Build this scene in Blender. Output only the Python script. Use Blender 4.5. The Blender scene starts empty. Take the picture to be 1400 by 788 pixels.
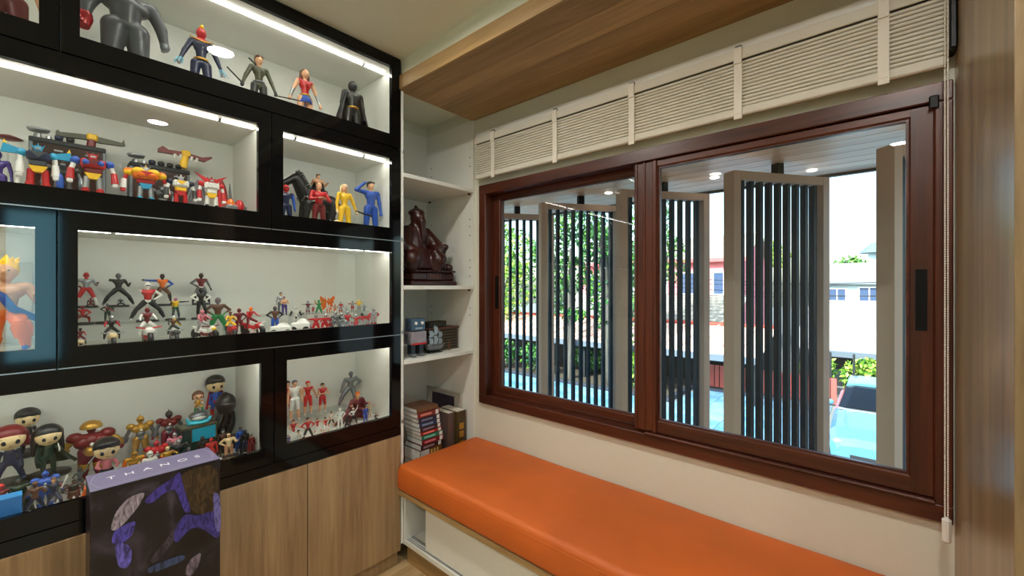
import bpy, math, random
import numpy as np
from mathutils import Vector, Matrix, Euler
random.seed(7); rng = np.random.default_rng(7)
scene = bpy.context.scene
COL = scene.collection
PI = math.pi

# ------------------------------------------------------------------ camera, sky, sun, exposure
EYE = 1.322                                   # lens height above the floor
YAW = math.radians(41.2); FPX = 571.0; HOR = 392.0
cam_data = bpy.data.cameras.new('camera'); cam_data.sensor_width = 36
cam_data.lens = FPX / 1400 * 36; cam_data.shift_y = -2 / 1400; cam_data.clip_start = 0.02; cam_data.clip_end = 400
cam = bpy.data.objects.new('camera', cam_data); COL.objects.link(cam)
cam.location = (0, 0, EYE); cam.rotation_euler = (PI / 2, 0, YAW)
scene.camera = cam

world = bpy.data.worlds.new('sky'); scene.world = world; world.use_nodes = True
wn = world.node_tree; wn.nodes.clear()
sky = wn.nodes.new('ShaderNodeTexSky'); sky.sky_type = 'NISHITA'; sky.sun_disc = False
sky.sun_elevation = math.radians(42); sky.sun_rotation = math.radians(195)
sky.air_density = 1.2; sky.dust_density = 2.2; sky.ozone_density = 1.6
bg = wn.nodes.new('ShaderNodeBackground'); bg.inputs['Strength'].default_value = 0.50
wo = wn.nodes.new('ShaderNodeOutputWorld')
wn.links.new(sky.outputs[0], bg.inputs[0]); wn.links.new(bg.outputs[0], wo.inputs[0])

sun_d = bpy.data.lights.new('sun', 'SUN'); sun_d.energy = 8.5; sun_d.angle = 0.01; sun_d.color = (1, .95, .86)
sun = bpy.data.objects.new('sun', sun_d); COL.objects.link(sun)
sun.rotation_euler = Vector((0.20, 0.72, -0.68)).to_track_quat('-Z', 'Y').to_euler()

vs = scene.view_settings
scene.display_settings.display_device = 'sRGB'
vs.view_transform = 'Standard'; vs.look = 'None'; vs.exposure = 0.45; vs.gamma = 1; vs.use_curve_mapping = False
cy = scene.cycles
cy.max_bounces = 10; cy.diffuse_bounces = 5; cy.glossy_bounces = 4; cy.transmission_bounces = 6; cy.transparent_max_bounces = 24
cy.caustics_reflective = False; cy.caustics_refractive = False; cy.sample_clamp_indirect = 6

LED_POWER = 17.0; LAMP_POWER = 335.0

# ------------------------------------------------------------------ helpers: pixel of the photograph -> point on a real plane
def ray(px, py):
    u = (px - 700) / FPX; v = (HOR - py) / FPX
    return Vector((-math.sin(YAW) + u * math.cos(YAW), math.cos(YAW) + u * math.sin(YAW), v))
def atx(px, py, X): d = ray(px, py); return Vector((0, 0, EYE)) + d * (X / d.x)
def aty(px, py, Y): d = ray(px, py); return Vector((0, 0, EYE)) + d * (Y / d.y)
def atz(px, py, Z): d = ray(px, py); return Vector((0, 0, EYE)) + d * ((Z - EYE) / d.z)

def lin(c):
    return tuple(((x / 255) / 12.92 if x / 255 <= .04045 else ((x / 255 + .055) / 1.055) ** 2.4) for x in c)

# ------------------------------------------------------------------ materials
def nmat(name):
    m = bpy.data.materials.new(name); m.use_nodes = True
    nt = m.node_tree
    return m, nt, nt.nodes['Principled BSDF']
_cache = {}
def plain(rgb, rough=.45, metal=0.0, name=None, vary=.06, coat=0.0):
    key = (tuple(rgb), rough, metal, coat)
    if key in _cache: return _cache[key]
    m, nt, b = nmat(name or 'paint_%d_%d_%d' % tuple(rgb))
    c = lin(rgb)
    tc = nt.nodes.new('ShaderNodeTexCoord'); n = nt.nodes.new('ShaderNodeTexNoise'); n.inputs['Scale'].default_value = 35
    r = nt.nodes.new('ShaderNodeValToRGB')
    r.color_ramp.elements[0].color = tuple(x * (1 - vary) for x in c) + (1,)
    r.color_ramp.elements[1].color = tuple(min(1, x * (1 + vary)) for x in c) + (1,)
    nt.links.new(tc.outputs['Object'], n.inputs['Vector']); nt.links.new(n.outputs['Fac'], r.inputs[0]); nt.links.new(r.outputs[0], b.inputs['Base Color'])
    b.inputs['Roughness'].default_value = rough; b.inputs['Metallic'].default_value = metal
    b.inputs['Coat Weight'].default_value = coat
    _cache[key] = m
    return m
def emit(name, rgb, s):
    m, nt, b = nmat(name)
    b.inputs['Base Color'].default_value = (0.8, .8, .8, 1)
    b.inputs['Emission Color'].default_value = tuple(rgb) + (1,); b.inputs['Emission Strength'].default_value = s
    return m
def wood(name, dark, light, axis, scale=6, stretch=14, rough=.45, bump=.05, big=1.5):
    m, nt, b = nmat(name)
    N = nt.nodes.new; L = nt.links.new
    tc = N('ShaderNodeTexCoord'); mp = N('ShaderNodeMapping')
    s = [scale * stretch] * 3; s[axis] = scale
    mp.inputs['Scale'].default_value = [x / 6 for x in s]
    oi = N('ShaderNodeObjectInfo'); add = N('ShaderNodeVectorMath'); add.operation = 'ADD'
    mul = N('ShaderNodeVectorMath'); mul.operation = 'SCALE'; mul.inputs['Scale'].default_value = 7.0
    cx = N('ShaderNodeCombineXYZ'); [L(oi.outputs['Random'], cx.inputs[i]) for i in range(3)]
    L(cx.outputs[0], mul.inputs[0]); L(tc.outputs['Object'], add.inputs[0]); L(mul.outputs[0], add.inputs[1])
    L(add.outputs[0], mp.inputs['Vector'])
    n1 = N('ShaderNodeTexNoise'); n1.inputs['Scale'].default_value = 3; n1.inputs['Detail'].default_value = 8; n1.inputs['Roughness'].default_value = .62; n1.inputs['Distortion'].default_value = .6
    n2 = N('ShaderNodeTexNoise'); n2.inputs['Scale'].default_value = big * .35; n2.inputs['Detail'].default_value = 2
    L(mp.outputs[0], n1.inputs['Vector']); L(mp.outputs[0], n2.inputs['Vector'])
    mx = N('ShaderNodeMath'); mx.operation = 'ADD'; L(n1.outputs['Fac'], mx.inputs[0]); L(n2.outputs['Fac'], mx.inputs[1])
    r = N('ShaderNodeValToRGB'); r.color_ramp.elements[0].position = .36; r.color_ramp.elements[1].position = .66
    r.color_ramp.elements[0].color = lin(dark) + (1,); r.color_ramp.elements[1].color = lin(light) + (1,)
    h = N('ShaderNodeMath'); h.operation = 'MULTIPLY'; h.inputs[1].default_value = .5; L(mx.outputs[0], h.inputs[0]); L(h.outputs[0], r.inputs[0])
    L(r.outputs[0], b.inputs['Base Color']); b.inputs['Roughness'].default_value = rough
    bp = N('ShaderNodeBump'); bp.inputs['Strength'].default_value = bump; bp.inputs['Distance'].default_value = .004
    L(n1.outputs['Fac'], bp.inputs['Height']); L(bp.outputs[0], b.inputs['Normal'])
    return m
def glass_mat(name, tint, ior=1.5, rough=0.0):
    m = bpy.data.materials.new(name); m.use_nodes = True; nt = m.node_tree; nt.nodes.clear()
    N = nt.nodes.new; L = nt.links.new
    t = N('ShaderNodeBsdfTransparent'); t.inputs[0].default_value = tuple(tint) + (1,)
    g = N('ShaderNodeBsdfGlossy'); g.inputs['Roughness'].default_value = rough
    f = N('ShaderNodeFresnel'); f.inputs['IOR'].default_value = ior
    ge = N('ShaderNodeNewGeometry'); inv = N('ShaderNodeMath'); inv.operation = 'SUBTRACT'; inv.inputs[0].default_value = 1
    L(ge.outputs['Backfacing'], inv.inputs[1]); mu = N('ShaderNodeMath'); mu.operation = 'MULTIPLY'
    L(f.outputs[0], mu.inputs[0]); L(inv.outputs[0], mu.inputs[1])
    mx = N('ShaderNodeMixShader'); L(mu.outputs[0], mx.inputs[0]); L(t.outputs[0], mx.inputs[1]); L(g.outputs[0], mx.inputs[2])
    o = N('ShaderNodeOutputMaterial'); L(mx.outputs[0], o.inputs[0])
    return m
def fabric(name, rgb, rough=.5, scale=400, bump=.08, vary=.1):
    m, nt, b = nmat(name); N = nt.nodes.new; L = nt.links.new
    tc = N('ShaderNodeTexCoord'); n = N('ShaderNodeTexNoise'); n.inputs['Scale'].default_value = scale; n.inputs['Detail'].default_value = 3
    n2 = N('ShaderNodeTexNoise'); n2.inputs['Scale'].default_value = 3; n2.inputs['Detail'].default_value = 3
    L(tc.outputs['Object'], n.inputs['Vector']); L(tc.outputs['Object'], n2.inputs['Vector'])
    r = N('ShaderNodeValToRGB'); c = lin(rgb)
    r.color_ramp.elements[0].position = .35; r.color_ramp.elements[1].position = .65
    r.color_ramp.elements[0].color = tuple(x * (1 - vary) for x in c) + (1,); r.color_ramp.elements[1].color = tuple(min(1, x * (1 + vary)) for x in c) + (1,)
    L(n2.outputs['Fac'], r.inputs[0]); L(r.outputs[0], b.inputs['Base Color']); b.inputs['Roughness'].default_value = rough
    bp = N('ShaderNodeBump'); bp.inputs['Strength'].default_value = bump; bp.inputs['Distance'].default_value = .002
    L(n.outputs['Fac'], bp.inputs['Height']); L(bp.outputs[0], b.inputs['Normal'])
    return m

M = dict(
    white=plain((226, 226, 218), .5, name='white_laminate', vary=.02),
    wall=plain((218, 217, 200), .8, name='wall_paint', vary=.02),
    ceil=plain((230, 233, 216), .85, name='ceiling_paint', vary=.02),
    black=plain((9, 10, 11), .06, name='black_glass_paint', vary=.0),
    blackmatt=plain((12, 12, 13), .4, name='black_laminate'),
    alu=plain((170, 172, 175), .3, .9, name='aluminium'),
    steel=plain((140, 142, 145), .3, 1.0, name='steel'),
    oak=wood('oak_veneer', (128, 100, 68), (184, 153, 114), 2, 5, 16, .45),
    oakside=wood('oak_side_panel', (122, 100, 70), (176, 148, 110), 2, 4, 18, .3, big=2),
    oakx=wood('oak_board', (138, 109, 68), (192, 157, 106), 0, 5, 14, .45),
    soffit=wood('soffit_board', (220, 160, 120), (244, 204, 168), 0, 5, 14, .4),
    floor=wood('floor_oak', (172, 142, 100), (212, 182, 138), 1, 5, 12, .35),
    mahog=wood('mahogany_x', (54, 23, 13), (100, 47, 27), 0, 6, 16, .32, big=2.5),
    mahogz=wood('mahogany_z', (54, 23, 13), (100, 47, 27), 2, 6, 16, .32, big=2.5),
    glass=glass_mat('cabinet_glass', (.97, .985, .98)),
    wglass=glass_mat('window_glass', (.90, .965, .97)),
    acrylic=glass_mat('clear_acrylic', (.93, .95, .95), 1.4),
    orange=fabric('orange_leatherette', (206, 100, 34), .55, 600, .12),
    led=emit('led_diffuser', (1.0, .975, .90), LED_POWER),
    lamp=emit('downlight_diffuser', (1, .965, .90), LAMP_POWER),
    blind=fabric('blind_white', (216, 211, 196), .75, 300, .03, .03),
    strap=fabric('strap_white', (232, 226, 212), .8, 900, .2, .03),
    beige=plain((208, 172, 150), .5, name='beige_metal', vary=.03),
    navy=plain((12, 38, 54), .45, name='dark_teal_metal', vary=.05),
    rod=plain((16, 17, 18), .4, name='black_rod'),
)

M['black'].node_tree.nodes['Principled BSDF'].inputs['Specular IOR Level'].default_value = .30
M['rod'].node_tree.nodes['Principled BSDF'].inputs['Specular IOR Level'].default_value = .2

# ------------------------------------------------------------------ mesh collector
class B:
    def __init__(s): s.v = []; s.f = []; s.m = []; s.smooth = []
    def add(s, vs, fs, mi=0, T=None, smooth=False):
        o = len(s.v)
        for p in vs:
            p = Vector(p)
            s.v.append(T @ p if T else p)
        for f in fs: s.f.append(tuple(i + o for i in f)); s.m.append(mi); s.smooth.append(smooth)
        return s
    def box(s, lo, hi, mi=0, ch=0.0, T=None):
        x0, y0, z0 = [min(a, b) for a, b in zip(lo, hi)]; x1, y1, z1 = [max(a, b) for a, b in zip(lo, hi)]
        if ch <= 0:
            v = [(x, y, z) for x in (x0, x1) for y in (y0, y1) for z in (z0, z1)]
            f = [(0, 1, 3, 2), (4, 6, 7, 5), (0, 4, 5, 1), (2, 3, 7, 6), (0, 2, 6, 4), (1, 5, 7, 3)]
            return s.add(v, f, mi, T)
        c = min(ch, .49 * min(x1 - x0, y1 - y0, z1 - z0))
        v = []; idx = {}
        for sx in (0, 1):
            for sy in (0, 1):
                for sz in (0, 1):
                    for a in range(3):
                        p = [(x0, x1)[sx], (y0, y1)[sy], (z0, z1)[sz]]
                        for b, sg in enumerate((sx, sy, sz)):
                            if b != a: p[b] += c if sg == 0 else -c
                        idx[(sx, sy, sz, a)] = len(v); v.append(p)
        f = []
        for a in range(3):
            b, d = (a + 1) % 3, (a + 2) % 3
            for sg in (0, 1):
                q = []
                for (i, j) in ((0, 0), (1, 0), (1, 1), (0, 1)):
                    k = [0, 0, 0]; k[a] = sg; k[b] = i; k[d] = j; q.append(idx[tuple(k) + (a,)])
                f.append(tuple(q if sg else q[::-1]))
            for i in (0, 1):
                for j in (0, 1):
                    k0 = [0, 0, 0]; k1 = [0, 0, 0]; k0[b] = k1[b] = i; k0[d] = k1[d] = j; k1[a] = 1
                    q = [idx[tuple(k0) + (b,)], idx[tuple(k1) + (b,)], idx[tuple(k1) + (d,)], idx[tuple(k0) + (d,)]]
                    f.append(tuple(q if i == j else q[::-1]))
        for sx in (0, 1):
            for sy in (0, 1):
                for sz in (0, 1):
                    q = [idx[(sx, sy, sz, a)] for a in range(3)]
                    f.append(tuple(q if (sx + sy + sz) % 2 else q[::-1]))
        return s.add(v, f, mi, T)
    def cyl(s, p0, p1, r0, r1=None, n=12, mi=0, caps=True, smooth=True, T=None):
        r1 = r0 if r1 is None else r1
        p0 = Vector(p0); p1 = Vector(p1); d = (p1 - p0).normalized()
        a = d.orthogonal().normalized(); b = d.cross(a)
        v = []; f = []
        for k in range(n):
            t = 2 * PI * k / n; e = a * math.cos(t) + b * math.sin(t)
            v += [p0 + e * r0, p1 + e * r1]
        for k in range(n):
            j = (k + 1) % n; f.append((2 * k, 2 * j, 2 * j + 1, 2 * k + 1))
        s.add(v, f, mi, T, smooth)
        if caps:
            s.add(v, [tuple(2 * k for k in range(n))[::-1], tuple(2 * k + 1 for k in range(n))], mi, T)
        return s
    def tube(s, pts, r, n=8, mi=0, T=None):
        pts = [Vector(p) for p in pts]; rs = r if isinstance(r, (list, tuple)) else [r] * len(pts)
        v = []; f = []; pa = None
        for i, p in enumerate(pts):
            d = (pts[min(i + 1, len(pts) - 1)] - pts[max(i - 1, 0)]).normalized()
            a = d.orthogonal().normalized() if pa is None else (pa - d * pa.dot(d)).normalized()
            pa = a; b = d.cross(a)
            for k in range(n):
                t = 2 * PI * k / n; v.append(p + (a * math.cos(t) + b * math.sin(t)) * rs[i])
        for i in range(len(pts) - 1):
            for k in range(n):
                j = (k + 1) % n; f.append((i * n + k, i * n + j, (i + 1) * n + j, (i + 1) * n + k))
        s.add(v, f, mi, T, True)
        e = (len(pts) - 1) * n
        s.add(v, [tuple(range(n))[::-1], tuple(e + k for k in range(n))], mi, T)
        return s
    def lathe(s, prof, c=(0, 0, 0), n=20, mi=0, T=None, smooth=True):
        v = []; f = []
        for (r, z) in prof:
            for k in range(n):
                t = 2 * PI * k / n; v.append((c[0] + r * math.cos(t), c[1] + r * math.sin(t), c[2] + z))
        for i in range(len(prof) - 1):
            for k in range(n):
                j = (k + 1) % n; f.append((i * n + k, i * n + j, (i + 1) * n + j, (i + 1) * n + k))
        s.add(v, f, mi, T, smooth)
        e = (len(prof) - 1) * n
        s.add(v, [tuple(range(n))[::-1], tuple(e + k for k in range(n))], mi, T)
        return s
    def ell(s, c, r, mi=0, n=12, m=8, T=None):
        v = [(c[0], c[1], c[2] - r[2])]; f = []
        for i in range(1, m):
            p = -PI / 2 + PI * i / m
            for k in range(n):
                t = 2 * PI * k / n
                v.append((c[0] + r[0] * math.cos(p) * math.cos(t), c[1] + r[1] * math.cos(p) * math.sin(t), c[2] + r[2] * math.sin(p)))
        v.append((c[0], c[1], c[2] + r[2])); L = len(v) - 1
        for k in range(n):
            j = (k + 1) % n
            f.append((0, 1 + j, 1 + k)); f.append((L, L - n + k, L - n + j))
            for i in range(m - 2):
                a = 1 + i * n; f.append((a + k, a + j, a + n + j, a + n + k))
        return s.add(v, f, mi, T, True)
    def prism(s, poly, a0, a1, axis=0, mi=0, T=None):
        """poly: list of 2-D points in the plane perpendicular to axis (cyclic order of the two other axes)."""
        def P(q, a):
            p = [0, 0, 0]; p[axis] = a; p[(axis + 1) % 3] = q[0]; p[(axis + 2) % 3] = q[1]; return p
        ar = sum(poly[i][0] * poly[(i + 1) % len(poly)][1] - poly[(i + 1) % len(poly)][0] * poly[i][1] for i in range(len(poly)))
        if ar < 0: poly = poly[::-1]
        n = len(poly); a0, a1 = min(a0, a1), max(a0, a1)
        v = [P(q, a0) for q in poly] + [P(q, a1) for q in poly]
        f = [tuple(range(n))[::-1], tuple(range(n, 2 * n))] + [(i, (i + 1) % n, n + (i + 1) % n, n + i) for i in range(n)]
        return s.add(v, f, mi, T)
    def frame(s, axis, a0, a1, o, i, mi=0):
        """rectangular ring: o/i = (u0,v0,u1,v1) outer and inner in the plane perpendicular to axis."""
        def P(u, v, a):
            p = [0, 0, 0]; p[axis] = a; p[(axis + 1) % 3] = u; p[(axis + 2) % 3] = v; return p
        def C(q): return [(q[0], q[1]), (q[2], q[1]), (q[2], q[3]), (q[0], q[3])]
        v = [P(*c, a) for a in (a0, a1) for q in (o, i) for c in C(q)]
        f = []
        for k in range(4):
            j = (k + 1) % 4
            f += [(k, 4 + k, 4 + j, j), (8 + k, 8 + j, 12 + j, 12 + k), (k, j, 8 + j, 8 + k), (4 + k, 12 + k, 12 + j, 4 + j)]
        if a1 < a0: f = [q[::-1] for q in f]
        return s.add(v, f, mi)
    def mesh(s, name):
        me = bpy.data.meshes.new(name)
        me.from_pydata([tuple(p) for p in s.v], [], s.f)
        me.polygons.foreach_set('material_index', s.m); me.polygons.foreach_set('use_smooth', s.smooth)
        me.update(); return me
def obj(name, b, mats, parent=None, label=None):
    me = b.mesh(name) if isinstance(b, B) else b
    for m in (mats if isinstance(mats, (list, tuple)) else [mats]): me.materials.append(m)
    o = bpy.data.objects.new(name, me); COL.objects.link(o)
    if parent: o.parent = parent
    if label: o['label'] = label
    return o
def tag(o, label, cat, group=None):
    o['label'] = label; o['category'] = cat
    if group: o['group'] = group
    return o
def thing(name, label, cat, loc=(0, 0, 0), rz=0.0, group=None):
    o = bpy.data.objects.new(name, None); COL.objects.link(o); o.empty_display_size = .05
    o.location = loc; o.rotation_euler = (0, 0, rz)
    return tag(o, label, cat, group)
def struct(name, b, m, parent=None):
    o = obj(name, b, m, parent)
    if not parent: o['kind'] = 'structure'
    return o
def dup(root, loc, rz=0.0, label=None, group=None):
    r = root.copy(); COL.objects.link(r); r.location = loc; r.rotation_euler = (0, 0, rz)
    if label: r['label'] = label
    if group: r['group'] = group
    for ch in root.children:
        c = ch.copy(); COL.objects.link(c); c.parent = r
        for g in ch.children:
            d = g.copy(); COL.objects.link(d); d.parent = c
    return r

# ================================================================== ROOM SHELL
XF = -1.70; XB = -2.10            # cabinet front / inner back
YW = 1.63                         # window wall
XR = 0.156                        # side of the wardrobe on the right
CEIL = 2.40
XWALL, XE, YS = -2.14, 1.90, -2.40

fl = bpy.data.objects.new('floor', None); COL.objects.link(fl); fl['kind'] = 'structure'
w = (XE - XWALL) / 26
for k in range(26):
    x0 = XWALL + k * w
    b = B(); off = (k * 0.37) % 1.2
    b.box((x0 + .0008, YS, -.03), (x0 + w - .0008, YW, 0), 0, .0015)
    obj('plank', b, M['floor'], fl)
struct('ceiling', B().box((XWALL - .1, YS - .1, CEIL), (XE + .1, YW + .12, CEIL + .2)), M['ceil'])
struct('wall_left', B().box((XWALL - .1, YS - .1, -.03), (XWALL, YW + .12, CEIL)), M['wall'])
struct('wall_back', B().box((XWALL, YS - .1, -.03), (XE, YS, CEIL)), M['wall'])
# window wall with its opening
WX0, WX1, WZ0, WZ1 = -1.62, .125, .715, 1.845
b = B()
b.frame(1, YW + .12, YW, (-.03, XWALL, CEIL, XE), (WZ0, WX0, WZ1, WX1))
struct('wall_window', b, M['wall'])
struct('wall_right', B().box((XE, YS, -.03), (XE + .1, YW + .12, CEIL)), M['wall'])
# glowing blue panel, added out of view to mirror blue in the cabinets' black glass
glow = thing('blue_glow_panel', 'tall wall-mounted screen showing plain blue, facing the cabinets', 'screen', (XE, 0, 0))
obj('casing', B().frame(0, -.002, -.030, (-.17, .69, .15, 1.96), (-.155, .705, .135, 1.945)).box((-.010, -.17, .69), (-.002, .15, 1.96)), M['rod'], glow)
obj('display', B().box((-.022, -.155, .705), (-.012, .135, 1.945)), emit('blue_glow', (.26, .74, .95), 4.2), glow)  # emissive face, there only for its blue reflection
# building above and around the room: gives the shade on the drive
struct('roof', B().box((-26, YS - 2, CEIL + .2), (6, YW + .25, 2.85)).box((-9, YW + .12, -3.28), (XWALL - .1, YW + .25, CEIL + .2)).box((XE + .1, YW + .12, -3.28), (6, YW + .25, CEIL + .2)).box((XWALL - .1, YW + .0, -3.28), (XE + .1, YW + .12, -.03)), M['wall'])
struct('baseboard_back', B().box((XWALL, YS, 0), (XE, YS + .012, .08), 0, .003), M['white'])

# ---- timber-clad bulkhead over the bench
tr = thing('bulkhead', 'oak-clad ceiling bulkhead dropped over the window bench', 'bulkhead', (0, 0, 0))
tr['kind'] = 'structure'
YB, ZB = 1.146, 2.255
bw = (YW - YB) / 4
for k in range(4):
    obj('board', B().box((-1.72, YB + k * bw + .0006, ZB), (XE, YB + (k + 1) * bw - .0006, ZB + .018), 0, .0012), M['oakx'], tr)
obj('front_board', B().box((-1.72, YB - .012, ZB), (XE, YB - .0002, ZB + .066), 0, .001), M['oakx'], tr)
struct('trim_1', B().box((XWALL, YB + .004, ZB + .066), (XE, YW, CEIL)), M['ceil'])

# ---- downlights (two of them show in the cabinet glass)
for i, (x, y) in enumerate(((-1.16, .56), (.12, .53), (-1.16, -1.0), (.12, -1.0), (1.3, -1.0))):
    t = thing('downlight', ('round ceiling downlight nearest the display cabinets', 'round ceiling downlight above the camera side of the bench',
        'round ceiling downlight at the back by the cabinets', 'round ceiling downlight at the back of the room', 'round ceiling downlight by the back right corner')[i], 'downlight', (x, y, CEIL))
    obj('trim_ring', B().lathe([(.052, -.001), (.075, -.001), (.075, -.004), (.07, -.008), (.054, -.008), (.05, -.002)], n=28), M['white'], t)
    obj('diffuser', B().lathe([(.0, -.002), (.05, -.002), (.05, -.0045), (.0, -.0045)], n=24), M['lamp'], t)

# ================================================================== DISPLAY CABINETS
SEAM = [.66, 1.094, 1.536, 1.972, 2.398]
def cabinet(row, y0, y1, label, oy0=None, oy1=None):
    """one lit cabinet between z seams; oy = glass opening"""
    zb, zt = SEAM[row], SEAM[row + 1]
    oz0, oz1 = zb + .059, zt - .054
    if row == 3: oz1 = zt - .05
    oy0 = y0 + .042 if oy0 is None else oy0; oy1 = y1 - .05 if oy1 is None else oy1
    t = thing('display_cabinet', label, 'cabinet', (0, 0, 0))
    g = .0015
    cz = zt - .042                     # inside ceiling
    fz = zb + .018 if row != 1 else zb + .036
    W_ = M['white']
    obj('back_panel', B().box((XB - .02, y0 + g, zb + .001), (XB, y1 - g, zt - .001)), W_, t)
    obj('side_panel', B().box((XB, y0 + g, zb + .001), (XF - .022, y0 + .016, zt - .001)), W_, t)
    obj('side_panel', B().box((XB, y1 - .016, zb + .001), (XF - .022, y1 - g, zt - .001)), W_, t)
    obj('bottom_panel', B().box((XB, y0 + .016, zb + .001), (XF - .022, y1 - .016, fz)), W_, t)
    obj('top_panel', B().box((XB, y0 + .016, cz), (XF - .022, y1 - .016, zt - .001)), W_, t)
    d = obj('door', B().frame(0, XF - .02, XF, (y0 + .002, zb + .002, y1 - .002, zt - .002), (oy0, oz0, oy1, oz1)), M['black'], t, 'black glass door border')
    obj('glass', B().box((XF - .016, oy0 - .006, oz0 - .006), (XF - .011, oy1 + .006, oz1 + .006)), M['glass'], d)
    if row in (1, 2): obj('edge_trim', B().box((XF - .02, y0 + .002, zb - .0015), (XF + .001, y1 - .002, zb + .0018)), M['alu'], d)
    obj('led_strip', B().box((XF - .100, y0 + .03, cz - .006), (XF - .090, y1 - .03, cz - .0005)), M['led'], t, 'bright white light strip')
    for q in (y0 + .12, y1 - .14):
        obj('led_clip', B().box((XF - .104, q - .005, cz - .008), (XF - .086, q + .006, cz - .0002), 0, .001), M['steel'], t)
    s = B(); ys = y1 - .0225
    s.tube([(XF - .04, ys, oz1 - .06), (XF - .035, ys, oz0 + .11)], .0035, 8)
    s.tube([(XF - .035, ys, oz0 + .17), (XF - .032, ys, oz0 + .07)], .006, 10)
    s.box((XF - .05, ys - .006, oz1 - .075), (XF - .03, ys + .006, oz1 - .05), 0, .002)
    s.box((XF - .042, ys - .006, oz0 + .05), (XF - .026, ys + .006, oz0 + .075), 0, .002)
    obj('door_stay', s, M['steel'], t)
    return t
YE = 1.143
cabinet(3, .045, YE, 'wide lit black-framed cabinet in the top row, right of the seam', .084)
cabinet(3, -.80, .045, 'lit black-framed cabinet in the top row, left of the seam', None, .007)
cabinet(2, .58, YE, 'small lit cabinet second from top holding the horse and jumpsuit figures', .622)
cabinet(2, -.62, .58, 'wide lit cabinet second from top holding the toy robots', None, .537)
cabinet(1, .04, YE, 'wide lit cabinet in the third row full of small masked figurines', .08)
cabinet(1, -.80, .04, 'lit cabinet in the third row holding the large orange-clad fighter', None, .0)
cabinet(0, .59, YE, 'small lit cabinet in the lowest row holding the red jersey players', .635)
cabinet(0, -.62, .59, 'wide lit cabinet in the lowest row holding big-headed figurines', None, .546)

# white end panel of the cabinet stack, with its little fittings
ep = tag(obj('end_panel', B().box((XB - .02, YE + .0015, .1), (XF - .001, YE + .014, 2.252)), M['white']), 'tall thin white end panel closing the right side of the cabinet stack', 'panel')
for z in (.68, 1.105, 1.545, 1.965):
    obj('fitting', B().box((XF - .001, YE + .002, z - .008), (XF + .005, YE + .0135, z + .008), 0, .002), M['alu'], ep, 'small white fitting')

# base cabinets with oak doors below
bc = thing('base_cabinet', 'low oak-fronted base cabinet under the lit display rows', 'cabinet', (0, 0, 0))
obj('top_band', B().box((XB, -.80, .62), (XF - .002, YE, .658)), M['black'], bc, 'glossy black band above the oak doors')
obj('body', B().box((XB, -.80, .07), (XF - .021, YE, .62)), M['blackmatt'], bc)
obj('plinth', B().box((XB, -.80, .0), (XF - .03, YE, .068)), M['oak'], bc)
for k, (a, z) in enumerate(((.712, YE), (.281, .712), (-.15, .281), (-.58, -.15))):
    obj('door', B().box((XF - .02, a + .0015, .072), (XF, z - .0015, .617), 0, .001), M['oak'], bc)

# ================================================================== OPEN SHELVES between cabinets and window wall
n0, n1, xb = YE + .0145, YW, -2.125
sh = thing('open_shelf_unit', 'white open shelf unit between the black cabinets and the window', 'shelf', (0, 0, 0))
obj('back_panel', B().box((xb - .014, n0, .365), (xb, n1, 2.253)), M['white'], sh)
obj('side_panel', B().box((xb, n1 - .014, .365), (XF - .002, n1 - .0005, 2.253)), M['white'], sh)
SH = [1.866, 1.327, .968]
for z in SH:
    obj('shelf', B().box((xb, n0 + .001, z - .02), (XF + .001, n1 - .0145, z), 0, .0012), M['white'], sh)
    for x in (XF - .03, xb + .04):
        obj('shelf_pin', B().cyl((x, n1 - .028, z - .024), (x, n1 - .0145, z - .024), .005, n=8), M['rod'], sh)
hol = B()
for z in (1.70, 1.66, 1.61, 1.47, 1.43, 1.38, 1.20, 1.16, 2.0, 2.05):
    for x in (XF - .03, xb + .05): hol.cyl((x, n1 - .0155, z), (x, n1 - .0142, z), .0035, n=8)
obj('pin_hole', hol, M['rod'], sh)['kind'] = 'stuff'

# ================================================================== BENCH
YF = 1.158
bx = thing('window_bench', 'long white bench box with sliding doors under the orange cushion', 'bench', (0, 0, 0))
obj('top_board', B().box((XF + .001, YF - .030, .34), (XR - .002, YW - .002, .363), 0, .001).box((xb, n0, .34), (XF, YW - .002, .363)), M['oakx'], bx, 'oak edged seat board')
c = B()
c.box((XF + .001, YF, .118), (XF + .016, YW - .01, .34)); c.box((XR - .02, YF, .118), (XR - .002, YW - .01, .34))
c.box((XF + .001, YF - .003, .098), (XR - .002, YW - .01, .118)); c.box((XF + .016, YW - .02, .118), (XR - .02, YW - .01, .34))
obj('carcass', c, M['white'], bx)
tk = B()
for y in (YF + .006, YF + .016, YF + .028, YF + .038): tk.box((XF + .016, y, .118), (XR - .02, y + .003, .1215))
obj('door_track', tk, M['alu'], bx)
obj('sliding_door', B().box((-1.545, YF + .010, .1225), (-.60, YF + .0155, .338), 0, .001), M['white'], bx)
obj('sliding_door', B().box((-.68, YF + .032, .1225), (XR - .022, YF + .0375, .338), 0, .001), M['white'], bx)
obj('plinth', B().box((XF + .001, YF + .02, .0), (XR - .002, YF + .04, .098)), M['oakx'], bx)

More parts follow.
